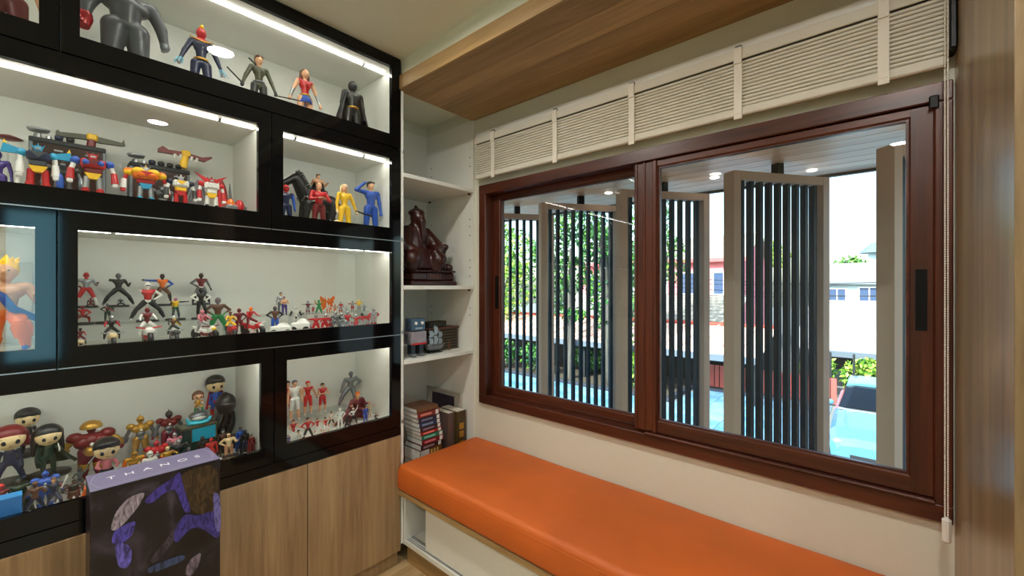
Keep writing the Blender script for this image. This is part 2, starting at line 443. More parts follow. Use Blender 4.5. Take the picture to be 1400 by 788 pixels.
# cushion: soft slab with crowned top and rounded edges
def cushion(x0, x1, y0, y1, z0, z1, r):
    nx, ny = 60, 18
    def prof(n, a, c, r):
        t = [a, a + r * .12, a + r * .4, a + r]; e = [c - r, c - r * .4, c - r * .12, c]
        return t + list(np.linspace(a + r, c - r, n)[1:-1]) + e
    X, Y = prof(nx, x0, x1, r), prof(ny, y0, y1, r)
    def edge(v, a, c):
        d = min(v - a, c - v, r) / r; return math.sqrt(max(0, 1 - (1 - d) ** 2))
    top = [[(x, y, z1 - r * (1 - edge(x, x0, x1) * 1.0) * .9 - r * (1 - edge(y, y0, y1)) * .9
             + .006 * math.sin(PI * (x - x0) / (x1 - x0)) * math.sin(PI * (y - y0) / (y1 - y0)) + .0015 * math.sin(x * 9 + y * 5) * edge(y, y0, y1) * edge(x, x0, x1)) for y in Y] for x in X]
    v = []; f = []; ny_ = len(Y); nx_ = len(X)
    for row in top: v += row
    o = len(v)
    for x in X:
        for y in Y: v.append((x, y, z0 + .018 * (1 - edge(x, x0, x1) * edge(y, y0, y1))))
    for i in range(nx_ - 1):
        for j in range(ny_ - 1):
            a = i * ny_ + j; f.append((a, a + ny_, a + ny_ + 1, a + 1)); f.append((o + a, o + a + 1, o + a + ny_ + 1, o + a + ny_))
    for i in range(nx_ - 1):
        a = i * ny_; f.append((a, o + a, o + a + ny_, a + ny_)); a += ny_ - 1; f.append((a, a + ny_, o + a + ny_, o + a))
    for j in range(ny_ - 1):
        a = j; f.append((a, a + 1, o + a + 1, o + a)); a = (nx_ - 1) * ny_ + j; f.append((a, o + a, o + a + 1, a + 1))
    return B().add(v, f, 0, None, True)
cs = tag(obj('seat_cushion', cushion(XF + .004, XR - .003, 1.122, YW - .003, .3632, .490, .024), M['orange']), 'long orange leatherette seat cushion on the bench under the window', 'cushion')
sm = B()
sm.tube([(XF + .03, 1.1225, .462), (XR - .01, 1.1225, .462)], .0016, 6)
obj('piping', sm, M['orange'], cs)

# ================================================================== WARDROBE on the right
wd = thing('wardrobe', 'tall oak wardrobe whose side closes the bench on the right', 'wardrobe', (0, 0, 0))
obj('side_panel', B().box((XR, .975, 0), (XR + .02, YW - .001, ZB - .001)), M['oakside'], wd)
obj('edge_strip', B().box((XR - .0015, .968, 0), (XR + .02, .975, ZB - .001), 0, .001), M['oakside'], wd)
obj('carcass', B().box((XR + .02, .985, .0), (1.20, YW - .001, ZB - .001)), M['oakside'], wd)
for k in range(2):
    dr = obj('door', B().box((XR + .022 + k * .51, .966, .08), (XR + .528 + k * .51, .985, ZB - .005), 0, .001), M['oak'], wd)
    obj('handle', B().tube([(XR + (.49 if k == 0 else .58), .95, 1.0), (XR + (.49 if k == 0 else .58), .95, 1.25)], .005, 8), M['steel'], dr)

# ================================================================== WINDOW
win = bpy.data.objects.new('window_1', None); COL.objects.link(win); win['kind'] = 'structure'
def bar(name, lo, hi, m, par, ch=.003, label=None): return obj(name, B().box(lo, hi, 0, ch), M[m], par, label)
ox0, ox1, oz0, oz1 = -1.652, .152, .684, 1.876
fy0, fy1 = YW - .022, YW + .10
fw = .052
bar('frame_head', (ox0, fy0, oz1 - fw), (ox1, fy1, oz1), 'mahog', win); bar('frame_sill', (ox0, fy0, oz0), (ox1, fy1, oz0 + .048), 'mahog', win)
bar('frame_jamb', (ox0, fy0 + .0005, oz0 + .048), (ox0 + .050, fy1, oz1 - fw), 'mahogz', win); bar('frame_jamb', (ox1 - .036, fy0 + .0005, oz0 + .048), (ox1, fy1, oz1 - fw), 'mahogz', win)
bar('sill_track', (-.70, fy0 - .010, oz0 + .048), (ox1 - .034, fy0 + .012, oz0 + .058), 'mahog', win, .003)
bar('sill_track', (ox0 + .05, YW + .033, oz0 + .048), (ox1 - .036, YW + .041, oz0 + .06), 'mahog', win, .002)
bar('head_track', (ox0 + .05, YW + .033, oz1 - fw - .012), (ox1 - .036, YW + .041, oz1 - fw), 'mahog', win, .002)
def sash(y0, y1, x0, x1, z0, z1, gx0, gx1, gz0, gz1):
    s = obj('sash', B().box((x0, y0, z0), (x1, y1, gz0), 0, .004).box((x0, y0, gz1), (x1, y1, z1), 0, .004), M['mahog'], win)
    obj('stile', B().box((x0, y0 - .0005, z0), (gx0, y1, z1), 0, .004), M['mahogz'], s); obj('stile', B().box((gx1, y0 - .0005, z0), (x1, y1, z1), 0, .004), M['mahogz'], s)
    obj('glazing_bead', B().frame(1, y0 + .022, y0 + .006, (gz0 - .0005, gx0 - .0005, gz1 + .0005, gx1 + .0005), (gz0 + .006, gx0 + .006, gz1 - .006, gx1 - .006)), M['mahog'], s)
    obj('pane', B().box((gx0, y0 + .016, gz0), (gx1, y0 + .020, gz1)), M['wglass'], s)
    return s
s1 = sash(YW + .045, YW + .085, ox0 + .047, -.70, oz0 + .052, oz1 - fw - .002, -1.555, -.765, .772, 1.795)
s2 = sash(YW - .012, YW + .030, -.752, ox1 - .034, oz0 + .058, oz1 - fw - .002, -.652, .066, .792, 1.795)
obj('moulding', B().box((-.745, YW - .016, oz0 + .058), (-.735, YW - .0115, oz1 - fw - .002), 0, .002).box((-.712, YW - .016, oz0 + .058), (-.702, YW - .0115, oz1 - fw - .002), 0, .002).box((-.672, YW - .020, oz0 + .058), (-.655, YW - .0115, oz1 - fw - .002), 0, .003), M['mahogz'], s2)
hx0, hx1 = aty(1251, 400, YW).x, aty(1267, 400, YW).x
obj('pull_handle', B().box((hx0, YW - .0135, 1.20), (hx1, YW - .0115, 1.37)).frame(1, YW - .0115, YW - .016, (1.20, hx0, 1.37, hx1), (1.205, hx0 + .004, 1.365, hx1 - .004)), M['rod'], s2, 'black recessed pull')
obj('pull_handle', B().box((-1.585, YW + .0395, 1.20), (-1.565, YW + .0445, 1.38)), M['rod'], s1, 'black recessed pull')
obj('latch', B().box((.105, YW - .030, 1.805), (.125, YW - .022, 1.84), 0, .003), M['rod'], win, 'small black latch')

# ================================================================== ROMAN BLIND (pulled up)
bl = thing('roman_blind', 'white ribbed roman blind pulled up above the window', 'blind', (0, 0, 0))
bx0, bx1, yb = -1.655, .140, YW - .040
obj('head_rail', B().box((bx0 + .002, yb - .004, 2.128), (bx1, YW - .001, 2.160), 0, .003), M['white'], bl)
obj('valance', B().box((bx0, yb - .012, 2.096), (bx1, yb - .0045, 2.130), 0, .002), M['blind'], bl)
obj('backing', B().box((bx0, yb + .008, 1.925), (bx1, yb + .012, 2.128)), plain((120, 116, 104), .9), bl)
ns = 13
for k in range(ns):
    z = 1.9365 + k * .0121
    dy = 0
    obj('slat', B().box((bx0, yb - .006 + dy, z), (bx1, yb + .006 + dy, z + .0094), 0, .0025), M['blind'], bl)
obj('bottom_bar', B().box((bx0, yb - .009, 1.905), (bx1, yb + .009, 1.934), 0, .004), M['blind'], bl)
for px in (672, 757, 862, 1008, 1208):
    x = aty(px, 200, yb - .02).x
    obj('strap', B().box((x - .0125, yb - .0135, 1.893), (x + .0125, yb - .0095, 2.085), 0, .001).box((x - .0125, yb - .0185, 2.08), (x + .0125, yb - .0125, 2.135), 0, .001).box((x - .0125, yb - .0145, 1.91), (x + .0125, yb - .0085, 1.93), 0, .001), M['strap'], bl)
    obj('hook', B().box((x - .008, yb - .016, 2.13), (x + .012, yb - .004, 2.142), 0, .001), M['steel'], bl)
ch = B(); prev = None
for dx, yy in ((0, yb - .028), (.007, yb - .034)):
    pts, rs = [], []
    z = 2.14
    while z > .722:
        for q, r in ((0, .0008), (.0012, .0021), (.0036, .0021), (.0048, .0008)): pts.append((.132 + dx * .7, yy, z - q)); rs.append(r)
        z -= .0062
    ch.tube(pts, rs, 5)
obj('bead_chain', ch, M['strap'], bl)
obj('chain_weight', B().box((.126, yb - .040, .655), (.144, yb - .022, .722), 0, .006), M['white'], bl)
obj('side_bracket', B().box((.1405, yb - .03, 1.94), (.1545, YW - .002, 2.16), 0, .003), M['rod'], bl, 'black side bracket')

# ================================================================== OUTSIDE: terrace soffit and pivoting louvre screens
GZ = -3.28
sf = bpy.data.objects.new('terrace_soffit', None); COL.objects.link(sf)
tag(sf, 'timber-boarded terrace soffit outside the window', 'soffit'); sf['kind'] = 'structure'
nb = 12
for k in range(nb):
    y0 = YW + .13 + k * (3.16 - YW - .13) / nb; y1 = YW + .13 + (k + 1) * (3.16 - YW - .13) / nb
    obj('board', B().box((-7.0, y0 + .0015, 2.0), (2.4, y1 - .0015, 2.02), 0, .002), M['soffit'], sf)
obj('edge_board', B().box((-7.0, 3.161, 1.985), (2.4, 3.19, 2.2)), plain((92, 80, 70), .5), sf, 'dark edge board')
struct('terrace_roof', B().box((-7.0, YW + .25, 2.02), (2.4, 3.19, 2.3)), M['wall'])
struct('wall_terrace_end', B().box((-7.1, YW + .25, GZ), (-6.95, 3.1, 2.0)), plain((226, 214, 190), .8))
struct('terrace_slab', B().box((-7.0, YW + .125, -.35), (2.4, 3.19, -.12)), plain((206, 186, 164), .8))
for px, py in ((977, 243), (1110, 233), (832, 264)):
    p = atz(px, py, 1.999)
    tag(obj('soffit_light', B().lathe([(0, -.004), (.020, -.004), (.026, -.001), (.026, .0008), (0, .0008)], (p.x, p.y, 1.9985), 16), emit('soffit_lamp_%d' % px, (1, .9, .78), 9)),
        {977: 'small round soffit light left of the widest louvre screen', 1110: 'small round soffit light above the widest louvre screen', 832: 'small round soffit light behind the left window pane'}[px], 'light')
# screens
YP = 2.70; PW = .638; PT = .076; SW = .046
PZ0, PZ1 = -.115, 1.935
def screen(ratio, deg, label):
    c = Vector((ratio * YP, YP, 0))
    t = thing('louvre_screen', label, 'louvre screen', c, math.radians(deg), 'pivoting louvre screens outside the window')
    h = PW / 2
    obj('stile', B().box((-h, -PT / 2, PZ0), (-h + SW, PT / 2, PZ1), 0, .002), M['beige'], t)
    obj('stile', B().box((h - SW, -PT / 2, PZ0), (h, PT / 2, PZ1), 0, .002), M['beige'], t)
    obj('rail', B().box((-h + SW, -PT / 2, PZ1 - SW), (h - SW, PT / 2, PZ1), 0, .002), M['beige'], t)
    obj('rail', B().box((-h + SW, -PT / 2, PZ0), (h - SW, PT / 2, PZ0 + SW), 0, .002), M['beige'], t)
    n = 9; p = (PW - 2 * SW) / n
    sl = B().box((-.0112, -.0175, PZ0 + SW), (.0112, .0175, PZ1 - SW), 0, .0015).mesh('slat')
    sl.materials.append(M['navy'])
    for k in range(n):
        o = bpy.data.objects.new('slat', sl); COL.objects.link(o); o.parent = t
        o.location = (-h + SW + (k + .5) * p, 0, 0)
    obj('pivot', B().box((-.022, -.022, PZ1), (.022, .022, 1.999), 0, .002), M['rod'], t, 'black pivot post')
screen(-.854, 54, 'louvre screen farthest down the row, in front of the bright green tree')
screen(-.6214, 54, 'louvre screen with tree trunks showing between its slats')
screen(-.3894, 54, 'louvre screen half hidden behind the window meeting stile')
screen(-.154, 55, 'widest looking louvre screen, with only thin bright gaps between slats')
screen(.08, 53, 'louvre screen turned edge-on beside the right window jamb')

# ================================================================== OUTSIDE: drive, hedge, roofs, houses
gm, nt, bb = nmat('paving_blue_cast')  # blue cast of skylit shade is put into the paver colour
tcn = nt.nodes.new('ShaderNodeTexCoord'); nz = nt.nodes.new('ShaderNodeTexNoise'); nz.inputs['Scale'].default_value = 1.3; nz.inputs['Detail'].default_value = 6
oi = nt.nodes.new('ShaderNodeObjectInfo'); ad = nt.nodes.new('ShaderNodeMath'); ad.operation = 'ADD'
ml = nt.nodes.new('ShaderNodeMath'); ml.operation = 'MULTIPLY_ADD'; ml.inputs[1].default_value = .35; ml.inputs[2].default_value = -.18
cr = nt.nodes.new('ShaderNodeValToRGB'); cr.color_ramp.elements[0].color = lin((86, 136, 164)) + (1,); cr.color_ramp.elements[1].color = lin((136, 184, 204)) + (1,)
cr.color_ramp.elements[0].position = .3; cr.color_ramp.elements[1].position = .75
nt.links.new(tcn.outputs['Object'], nz.inputs['Vector']); nt.links.new(oi.outputs['Random'], ml.inputs[0]); nt.links.new(ml.outputs[0], ad.inputs[0]); nt.links.new(nz.outputs['Fac'], ad.inputs[1])
nt.links.new(ad.outputs[0], cr.inputs[0]); nt.links.new(cr.outputs[0], bb.inputs['Base Color']); bb.inputs['Roughness'].default_value = .32
gr = struct('ground', B().box((-70, 1.9, GZ - .3), (50, 110, GZ - .02)), plain((120, 124, 120), .9))
pv = B().box((-.595, -.595, -.03), (.595, .595, .0), 0, .008).mesh('paver'); pv.materials.append(gm)
for i in range(20):
    for j in range(10):
        x, y = -21.4 + i * 1.2, 5.2 + j * 1.2
        if y > 16: continue
        o = bpy.data.objects.new('paver', pv); COL.objects.link(o); o.parent = gr; o.location = (x, y, GZ + .002 * ((i * 7 + j * 3) % 3))
for i in range(4):
    for j in range(3):
        o = bpy.data.objects.new('paver', pv); COL.objects.link(o); o.parent = gr; o.location = (-5.5 + i * 1.2, 17.2 + j * 1.2, GZ + .001 * ((i + j) % 3))
struct('kerb_drive', B().box((-40, 16.62, GZ - .1), (-6.25, 16.85, GZ + .14), 0, .02).box((-6.48, 16.85, GZ - .1), (-6.25, 20.4, GZ + .14), 0, .02), plain((44, 48, 58), .7))

def leaves(n, blobs, size, mats, name, parent, seed, droop=.3):
    r = np.random.default_rng(seed)
    vol = np.array([b[3] * b[4] * b[5] for b in blobs]) ** .8; pick = r.choice(len(blobs), n, p=vol / vol.sum())
    d = r.normal(size=(n, 3)); d /= np.linalg.norm(d, axis=1)[:, None]
    rad = r.uniform(.35, 1, n) ** .5
    bl_ = np.array(blobs)[pick]
    P = bl_[:, :3] + d * rad[:, None] * bl_[:, 3:6]
    u = r.normal(size=(n, 3)); u[:, 2] -= droop; u /= np.linalg.norm(u, axis=1)[:, None]
    w_ = np.cross(u, r.normal(size=(n, 3))); w_ /= np.linalg.norm(w_, axis=1)[:, None]
    nn = np.cross(u, w_)
    s = size * r.uniform(.6, 1.3, n)[:, None]
    V = np.stack([P - u * s * .5, P + w_ * s * .26 + nn * s * .07, P + u * s * .5, P - w_ * s * .26 + nn * s * .07, P], 1).reshape(-1, 3)
    base = np.arange(n) * 5
    F = np.stack([np.stack([base, base + 1, base + 4], 1), np.stack([base + 1, base + 2, base + 4], 1), np.stack([base + 2, base + 3, base + 4], 1), np.stack([base + 3, base, base + 4], 1)], 1).reshape(-1, 3)
    me = bpy.data.meshes.new(name); me.from_pydata(V.tolist(), [], F.tolist())
    mi = np.repeat(r.integers(0, len(mats), n), 4); me.polygons.foreach_set('material_index', mi.astype(np.int32)); me.update()
    for m in mats: me.materials.append(m)
    o = bpy.data.objects.new(name, me); COL.objects.link(o); o.parent = parent; o['kind'] = 'stuff'
    return o
def leafmat(rgb):
    m = plain(rgb, .5, vary=.25, name='leaf_%d_%d_%d' % rgb)
    b = m.node_tree.nodes['Principled BSDF']; b.inputs['Subsurface Weight'].default_value = 0
    return m
LG = [leafmat((78, 136, 44)), leafmat((112, 166, 56)), leafmat((46, 98, 42))]
LY = [leafmat((160, 200, 70)), leafmat((122, 172, 56)), leafmat((190, 206, 90))]
LD = [leafmat((44, 92, 50)), leafmat((70, 120, 62)), leafmat((30, 66, 44))]
bark = wood('bark', (44, 41, 37), (104, 99, 90), 2, 8, 10, .9, .8)
def tree(label, x, y, trunk, blobs, n, size, mats, seed, group=None):
    t = thing('tree', label, 'tree', (x, y, GZ), 0, group)
    b = B()
    for pts, r0, r1 in trunk:
        k = len(pts); b.tube(pts, [r0 + (r1 - r0) * i / (k - 1) for i in range(k)], 9)
    obj('trunk', b, bark, t)
    leaves(n, blobs, size, mats, 'foliage', t, seed)
    return t
# big bright tree at the left, behind the first screen
tree('big bright green tree behind the farthest louvre screen', -20.0, 20.5, [([(0, 0, 0), (.1, 0, 1.6), (.0, .1, 3.2), (.4, 0, 5)], .22, .1), ([(0, .1, 3), (-1, .3, 4.6), (-1.8, .2, 5.6)], .12, .05), ([(0, .1, 2.6), (1.4, -.3, 4.0), (2.2, -.4, 5.4)], .12, .05)],
     [(0, 0, 5.6, 2.6, 2.2, 1.9), (-2.3, .5, 4.4, 2.0, 1.8, 1.8), (2.1, -.3, 4.6, 1.9, 1.8, 1.8), (.4, -.6, 3.4, 2.6, 1.6, 1.2), (-1.6, -.5, 2.6, 1.6, 1.2, .9), (0, .2, 7.6, 2.2, 2, 1.6), (2.4, .3, 6.8, 1.7, 1.6, 1.5), (-2.6, .2, 6.8, 1.8, 1.6, 1.5)], 5200, .30, LG + LY, 3)
tree('slim grey-barked tree showing through the second louvre screen', -11.55, 17.6, [([(0, 0, 0), (.05, 0, 2), (-.05, .05, 4), (.1, 0, 6.5)], .19, .12), ([(0, 0, 3.4), (-.7, .1, 5), (-1.2, 0, 6.4)], .09, .05)],
     [(-1.3, .2, 6.4, 1.2, 1, 1.2), (.4, .2, 7.8, 1.4, 1.2, .9), (-1.2, .3, 4.2, 1.2, .9, 1.1), (-.2, .3, 5.2, 1.1, .9, 1.0), (.2, 0, 3.2, .7, .6, .4)], 2300, .28, LG + LD, 4)
tree('thick grey-barked tree right of the slim one', -9.35, 17.5, [([(0, 0, 0), (-.08, 0, 1.8), (.0, .05, 3.6), (-.25, 0, 5.2), (-.3, 0, 7)], .29, .2), ([(0, 0, 3.4), (.7, .1, 5.2), (1.0, 0, 6.8)], .17, .09)],
     [(-.6, .1, 6.6, 1.1, 1, 1.0), (.9, .2, 5.4, .9, .9, .9), (-.4, .4, 4.4, 1.0, .8, 1.2), (.9, 0, 3.6, .6, .5, .8), (.6, 0, 2.2, .6, .5, .6), (-.3, .1, 2.9, .5, .5, .4)], 2300, .28, LG + LD, 5)
tree('leafy tree in front of the pink house', -10.6, 24.5, [([(0, 0, 0), (0, .1, 3), (.1, 0, 6.2)], .2, .1), ([(0, 0, 3.5), (1, 0, 5.4), (1.5, 0, 7)], .1, .05)],
     [(0, 0, 7.2, 1.5, 1.4, 1.6), (1.3, .2, 6.2, 1.0, 1.1, 1.5), (-1.2, 0, 5.6, 1.3, 1.2, 1.6), (.2, .2, 9, 1.4, 1.3, 1.1), (-.4, -.1, 4.2, .9, .9, .8)], 2200, .27, LG + LD, 6)
tree('round distant tree beside the pale house', -2.2, 60, [([(0, 0, 0), (0, 0, 3), (.2, 0, 5)], .3, .15)], [(0, 0, 6.2, 2.2, 1.8, 1.9), (1.8, 0, 5.4, 1.6, 1.5, 1.4), (-1.8, 0, 5.2, 1.4, 1.4, 1.3)], 1300, .5, LG, 7)
tree('low tree top peeking over the pink house roof', -7.9, 44, [([(0, 0, 0), (0, 0, 3), (.2, 0, 6)], .3, .15)], [(0, 0, 7.9, 1.5, 1.5, 1.3), (1.2, 0, 7.2, 1, 1.2, 1.0)], 700, .4, LY, 8)
# clipped bushes along the kerb
for i, (x, y, h, r) in enumerate(((-18.4, 17.5, 1.5, 1.0), (-16.0, 17.4, 1.7, 1.0), (-13.6, 17.5, 1.6, 1.0), (-11.4, 19.0, 1.45, .95), (-9.1, 19.1, 1.3, .9), (-8.0, 17.6, 1.9, .9))):
    t = thing('bush', ('bush at the far left of the kerb', 'second bush from the left along the kerb', 'bush just left of the slim tree trunk', 'bush behind the slim tree trunk', 'low bush behind the thick tree trunk', 'tall yellow-green bush right of the thick trunk')[i], 'bush', (x, y, GZ), 0, 'bushes along the kerb')
    obj('stem', B().tube([(0, 0, 0), (.05, 0, h * .5)], [.05, .03], 6).tube([(0, 0, .1), (-.3, .1, h * .6)], [.04, .02], 6).tube([(0, 0, .1), (.3, -.1, h * .6)], [.04, .02], 6), bark, t)
    leaves(750, [(0, 0, h * .55, r, .7, h * .45), (.4, -.1, h * .7, .6, .5, h * .3), (-.5, 0, h * .65, .6, .5, h * .33)], .2, LY + LG if i in (0, 5) else LG + LD, 'foliage', t, 20 + i)
struct('terrain_bed', B().box((-40, 16.85, GZ - .05), (-6.48, 21.5, GZ + .05)), plain((70, 62, 48), .95))

# ---- neighbour's low sunlit tiled roof
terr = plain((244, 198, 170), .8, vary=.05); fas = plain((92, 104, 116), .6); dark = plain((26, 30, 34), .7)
def lowroof(name, label, x0, x1, ye, ze, yr, zr, mat, ridge, backh):
    t = thing(name, label, 'roof', (0, 0, 0))
    L_ = math.hypot(yr - ye, zr - ze)
    n = max(4, int((x1 - x0) / .75)); wv = (x1 - x0) / n
    ny, nz_ = -(zr - ze) / L_, (yr - ye) / L_
    me = B()
    me.prism([(ye, ze), (ye, ze - .05), (yr, zr - .05), (yr, zr)], 0, wv - .03, 0)
    me.prism([(ye + ny * -.0, ze), (ye + .02, ze + .06), (yr, zr + .06), (yr, zr)], wv - .1, wv - .0, 0)
    me = me.mesh('roof_sheet'); me.materials.append(mat)
    for k in range(n):
        o = bpy.data.objects.new('roof_sheet', me); COL.objects.link(o); o.parent = t; o.location = (x0 + k * wv, 0, 0)
    obj('ridge', B().tube([(x0, yr, zr + .04), (x1, yr, zr + .04)], .10, 8), ridge, t, 'red ridge')
    obj('gutter', B().box((x0, ye - .10, ze - .30), (x1, ye + .0, ze - .02), 0, .02), fas, t, 'blue-grey gutter board')
    obj('back_wall', B().box((x0, yr - .4, GZ), (x1, yr - .2, zr - .12)), dark, t, 'dark wall under the eaves')  # dark colour stands in for the shade below the roof
    pb = B()
    for k in range(5):
        x = x0 + .3 + (x1 - x0 - .6) * k / 4; pb.box((x - .06, ye + .2, GZ), (x + .06, ye + .32, ze - .0))
    obj('post', pb, dark, t)
    return t
lowroof('carport_roof', 'long low orange-tinted roof glowing in the sun behind the trees', -34, -3.3, 18.0, -1.36, 21.5, -.53, terr, plain((170, 60, 44), .7), 1)
lowroof('carport_roof', 'low pale roof glowing in the sun behind the parked car', -3.0, 9, 23.0, -1.45, 30.0, .40, plain((226, 226, 220), .7), plain((190, 200, 205), .7), 1)
# red slatted gate in the recess
gt = thing('gate', 'brick-red slatted gate at the end of the drive', 'gate', (0, 0, 0))
obj('gate_frame', B().box((-6.2, 20.36, GZ + .95), (-1.2, 20.42, GZ + 1.02)).box((-6.2, 20.36, GZ + .08), (-1.2, 20.42, GZ + .14)), plain((120, 60, 52), .6), gt)
gs = B().box((-.09, -.02, 0), (.09, .02, 1.0), 0, .006).mesh('slat'); gs.materials.append(plain((186, 84, 74), .6))
for k in range(24):
    o = bpy.data.objects.new('slat', gs); COL.objects.link(o); o.parent = gt; o.location = (-6.1 + k * .21, 20.33, GZ + .05)
# plants below the pale roof
for i, x in enumerate((-2.0, -.5, 1.2)):
    t = thing('shrub', ('leafy shrub under the pale roof, left one', 'leafy shrub under the pale roof, right behind the car roof', 'leafy shrub under the pale roof, hidden by the edge-on screen')[i], 'bush', (x, 22.2, GZ), 0, 'shrubs under the pale roof')
    obj('stem', B().tube([(0, 0, 0), (.05, 0, .8)], [.05, .03], 6), bark, t)
    leaves(700, [(0, 0, .9, .75, .4, .75), (.2, 0, 1.3, .5, .4, .4)], .2, LG + LY, 'foliage', t, 40 + i)
fb = thing('fence', 'dark bar fence between the shrubs under the pale roof', 'fence', (0, 0, 0))
for k in range(9): obj('post', B().box((-3 + k * .75, 21.5, GZ), (-2.92 + k * .75, 21.58, GZ + 1.9)), dark, fb)

# ---- houses
def house(label, x0, x1, y0, y1, zw, ze, zr, wall, roof, wins, over=.4):
    t = thing('house', label, 'house', (0, 0, 0))
    obj('wall', B().box((x0, y0, zw), (x1, y1, ze)), wall, t)
    ym = (y0 + y1) / 2; ed = B()
    rows = 9
    for sgn in (-1, 1):
        ya = y0 - over if sgn < 0 else y1 + over
        for k in range(rows):
            a, c = k / rows, (k + 1) / rows
            p0 = (ya + (ym - ya) * a, ze + (zr - ze) * a); p1 = (ya + (ym - ya) * c, ze + (zr - ze) * c)
            o = obj('tile_course', B().prism([(p0[0], p0[1] + .08), (p1[0], p1[1] + .02), (p1[0], p1[1] - .06), (p0[0], p0[1] - .02)], x0 - over, x1 + over, 0), roof, t)
    for sx in (x0, x1):
        obj('gable', B().prism([(y0, ze), (y1, ze), (ym, zr - .1)], sx - .02, sx + .02, 0), wall, t)
    obj('eave_board', B().box((x0 - over, y0 - over - .05, ze - .28), (x1 + over, y0 - over + .0, ze - .02)), plain((196, 96, 96), .6) if wall == PINK else plain((120, 130, 140), .6), t)
    for (wx, wz, ww, wh) in wins:
        f = obj('window', B().frame(1, y0 - .0, y0 - .08, (wz, wx, wz + wh, wx + ww), (wz + .1, wx + .1, wz + wh - .1, wx + ww - .1)).box((wx + ww / 2 - .04, y0 - .06, wz), (wx + ww / 2 + .04, y0, wz + wh)), plain((232, 232, 236), .5), t)
        obj('pane', B().box((wx + .1, y0 - .03, wz + .1), (wx + ww - .1, y0 - .01, wz + wh - .1)), plain((70, 88, 120), .1), f)
    return t
PINK = plain((226, 128, 132), .8)
tile = plain((150, 146, 132), .7, vary=.15)
house('pink house with grey tiled roof beyond the low orange roof', -20, -6.9, 32, 39, GZ, 3.35, 5.3, PINK, tile, [(x, .7, 1.5, 1.7) for x in (-19, -16.3, -13.6, -11.2, -8.9)])
pr = thing('porch_roof', 'grey tiled porch roof in front of the pink house', 'roof', (0, 0, 0))
for k in range(8):
    a, c = k / 8, (k + 1) / 8
    obj('tile_course', B().prism([(28.5 + 3.4 * a, -.9 + 1.6 * a + .06), (28.5 + 3.4 * c, -.9 + 1.6 * c), (28.5 + 3.4 * c, -.9 + 1.6 * c - .08), (28.5 + 3.4 * a, -.9 + 1.6 * a - .03)], -20.3, -6.6, 0), tile, pr)
obj('post', B().box((-20.2, 28.7, GZ), (-20, 28.9, -.9)), PINK, pr); obj('post', B().box((-6.9, 28.7, GZ), (-6.7, 28.9, -.9)), PINK, pr); obj('post', B().box((-13.6, 28.7, GZ), (-13.4, 28.9, -.9)), PINK, pr)
PALE = plain((196, 222, 224), .8); groof = plain((150, 140, 134), .7)
hp = house('pale blue-white house far off to the right', -3.6, 5, 44, 52, GZ, 1.75, 3.4, PALE, groof, [(-3.2, -.1, 1.3, 1.3), (-1.2, -.3, 1.4, 1.6), (.8, -.1, 1.2, 1.3)])
tw = thing('water_tower', 'small pale turret rising behind the pale house', 'tower', (-.1, 54, 0))
obj('shaft', B().box((-.6, -.6, GZ), (.9, .6, 4.6)), plain((170, 196, 204), .7), tw); obj('cap', B().cyl((.15, 0, 4.6), (.15, 0, 5.6), 1.5, .5, 8, smooth=False), plain((96, 116, 128), .6), tw)
for i, (za, zb_) in enumerate(((1.15, .55), (.85, 1.3), (.55, .05), (.15, .75))):
    pts = [(-14 + 24 * k / 16, 26 + .4 * i, EYE - .9 + za + (zb_ - za) * (k / 16 - .25) * 1.2 - .5 * math.sin(PI * k / 16) + .55) for k in range(17)]
    tag(obj('power_cable', B().tube(pts, .018, 5), dark), ('topmost sagging power cable before the pale house', 'power cable rising to the right before the pale house', 'lowest sagging power cable before the pale house', 'power cable crossing the others before the pale house')[i], 'cable')

# ---- parked car, nose towards the window
ct = thing('car', 'light blue-silver car parked on the drive with a black windscreen', 'car', (-.10, 15.7, GZ))
paint = plain((92, 150, 178), .2, .2, name='car_paint', coat=.6); dglass = plain((6, 10, 14), .12, name='car_glass'); dglass.node_tree.nodes['Principled BSDF'].inputs['Specular IOR Level'].default_value = .15
def loft(b, secs, mi=0):
    """secs: list of (y, [(x,z)...]) closed section loops"""
    n = len(secs[0][1]); v = [(x, y, z) for y, s in secs for x, z in s]
    f = [(i * n + k, (i + 1) * n + k, (i + 1) * n + (k + 1) % n, i * n + (k + 1) % n) for i in range(len(secs) - 1) for k in range(n)]
    f += [tuple(range(n)), tuple(range((len(secs) - 1) * n, len(secs) * n))[::-1]]
    return b.add(v, f, mi, None, False)
def sec(hw, z0, z1, r=.12): return [(-hw, z0), (hw, z0), (hw + .03, z0 + .3), (hw, z1 - r), (hw - r, z1 - .02), (hw * .35, z1 + .015), (-hw * .35, z1 + .015), (-hw + r, z1 - .02), (-hw, z1 - r), (-hw - .03, z0 + .3)]
cb = B(); loft(cb, [(-2.35, sec(.70, .30, .62)), (-2.2, sec(.80, .22, .78)), (-1.6, sec(.86, .2, .90)), (-.2, sec(.88, .2, 1.02)), (.1, sec(.88, .2, 1.04)), (3.2, sec(.88, .2, 1.02)), (4.1, sec(.82, .25, .95)), (4.25, sec(.74, .4, .85))])
obj('body', cb, paint, ct)
def csec(hw, z0, hw1, z1): return [(-hw, z0), (hw, z0), (hw1, z1), (hw1 - .2, z1 + .05), (-hw1 + .2, z1 + .05), (-hw1, z1)]
gb = B(); loft(gb, [(-.05, csec(.80, .99, .78, 1.03)), (1.55, csec(.80, .99, .64, 1.44)), (3.0, csec(.80, .99, .62, 1.44)), (3.9, csec(.76, .95, .70, 1.0))])
obj('windows', gb, dglass, ct, 'black windscreen and side windows')
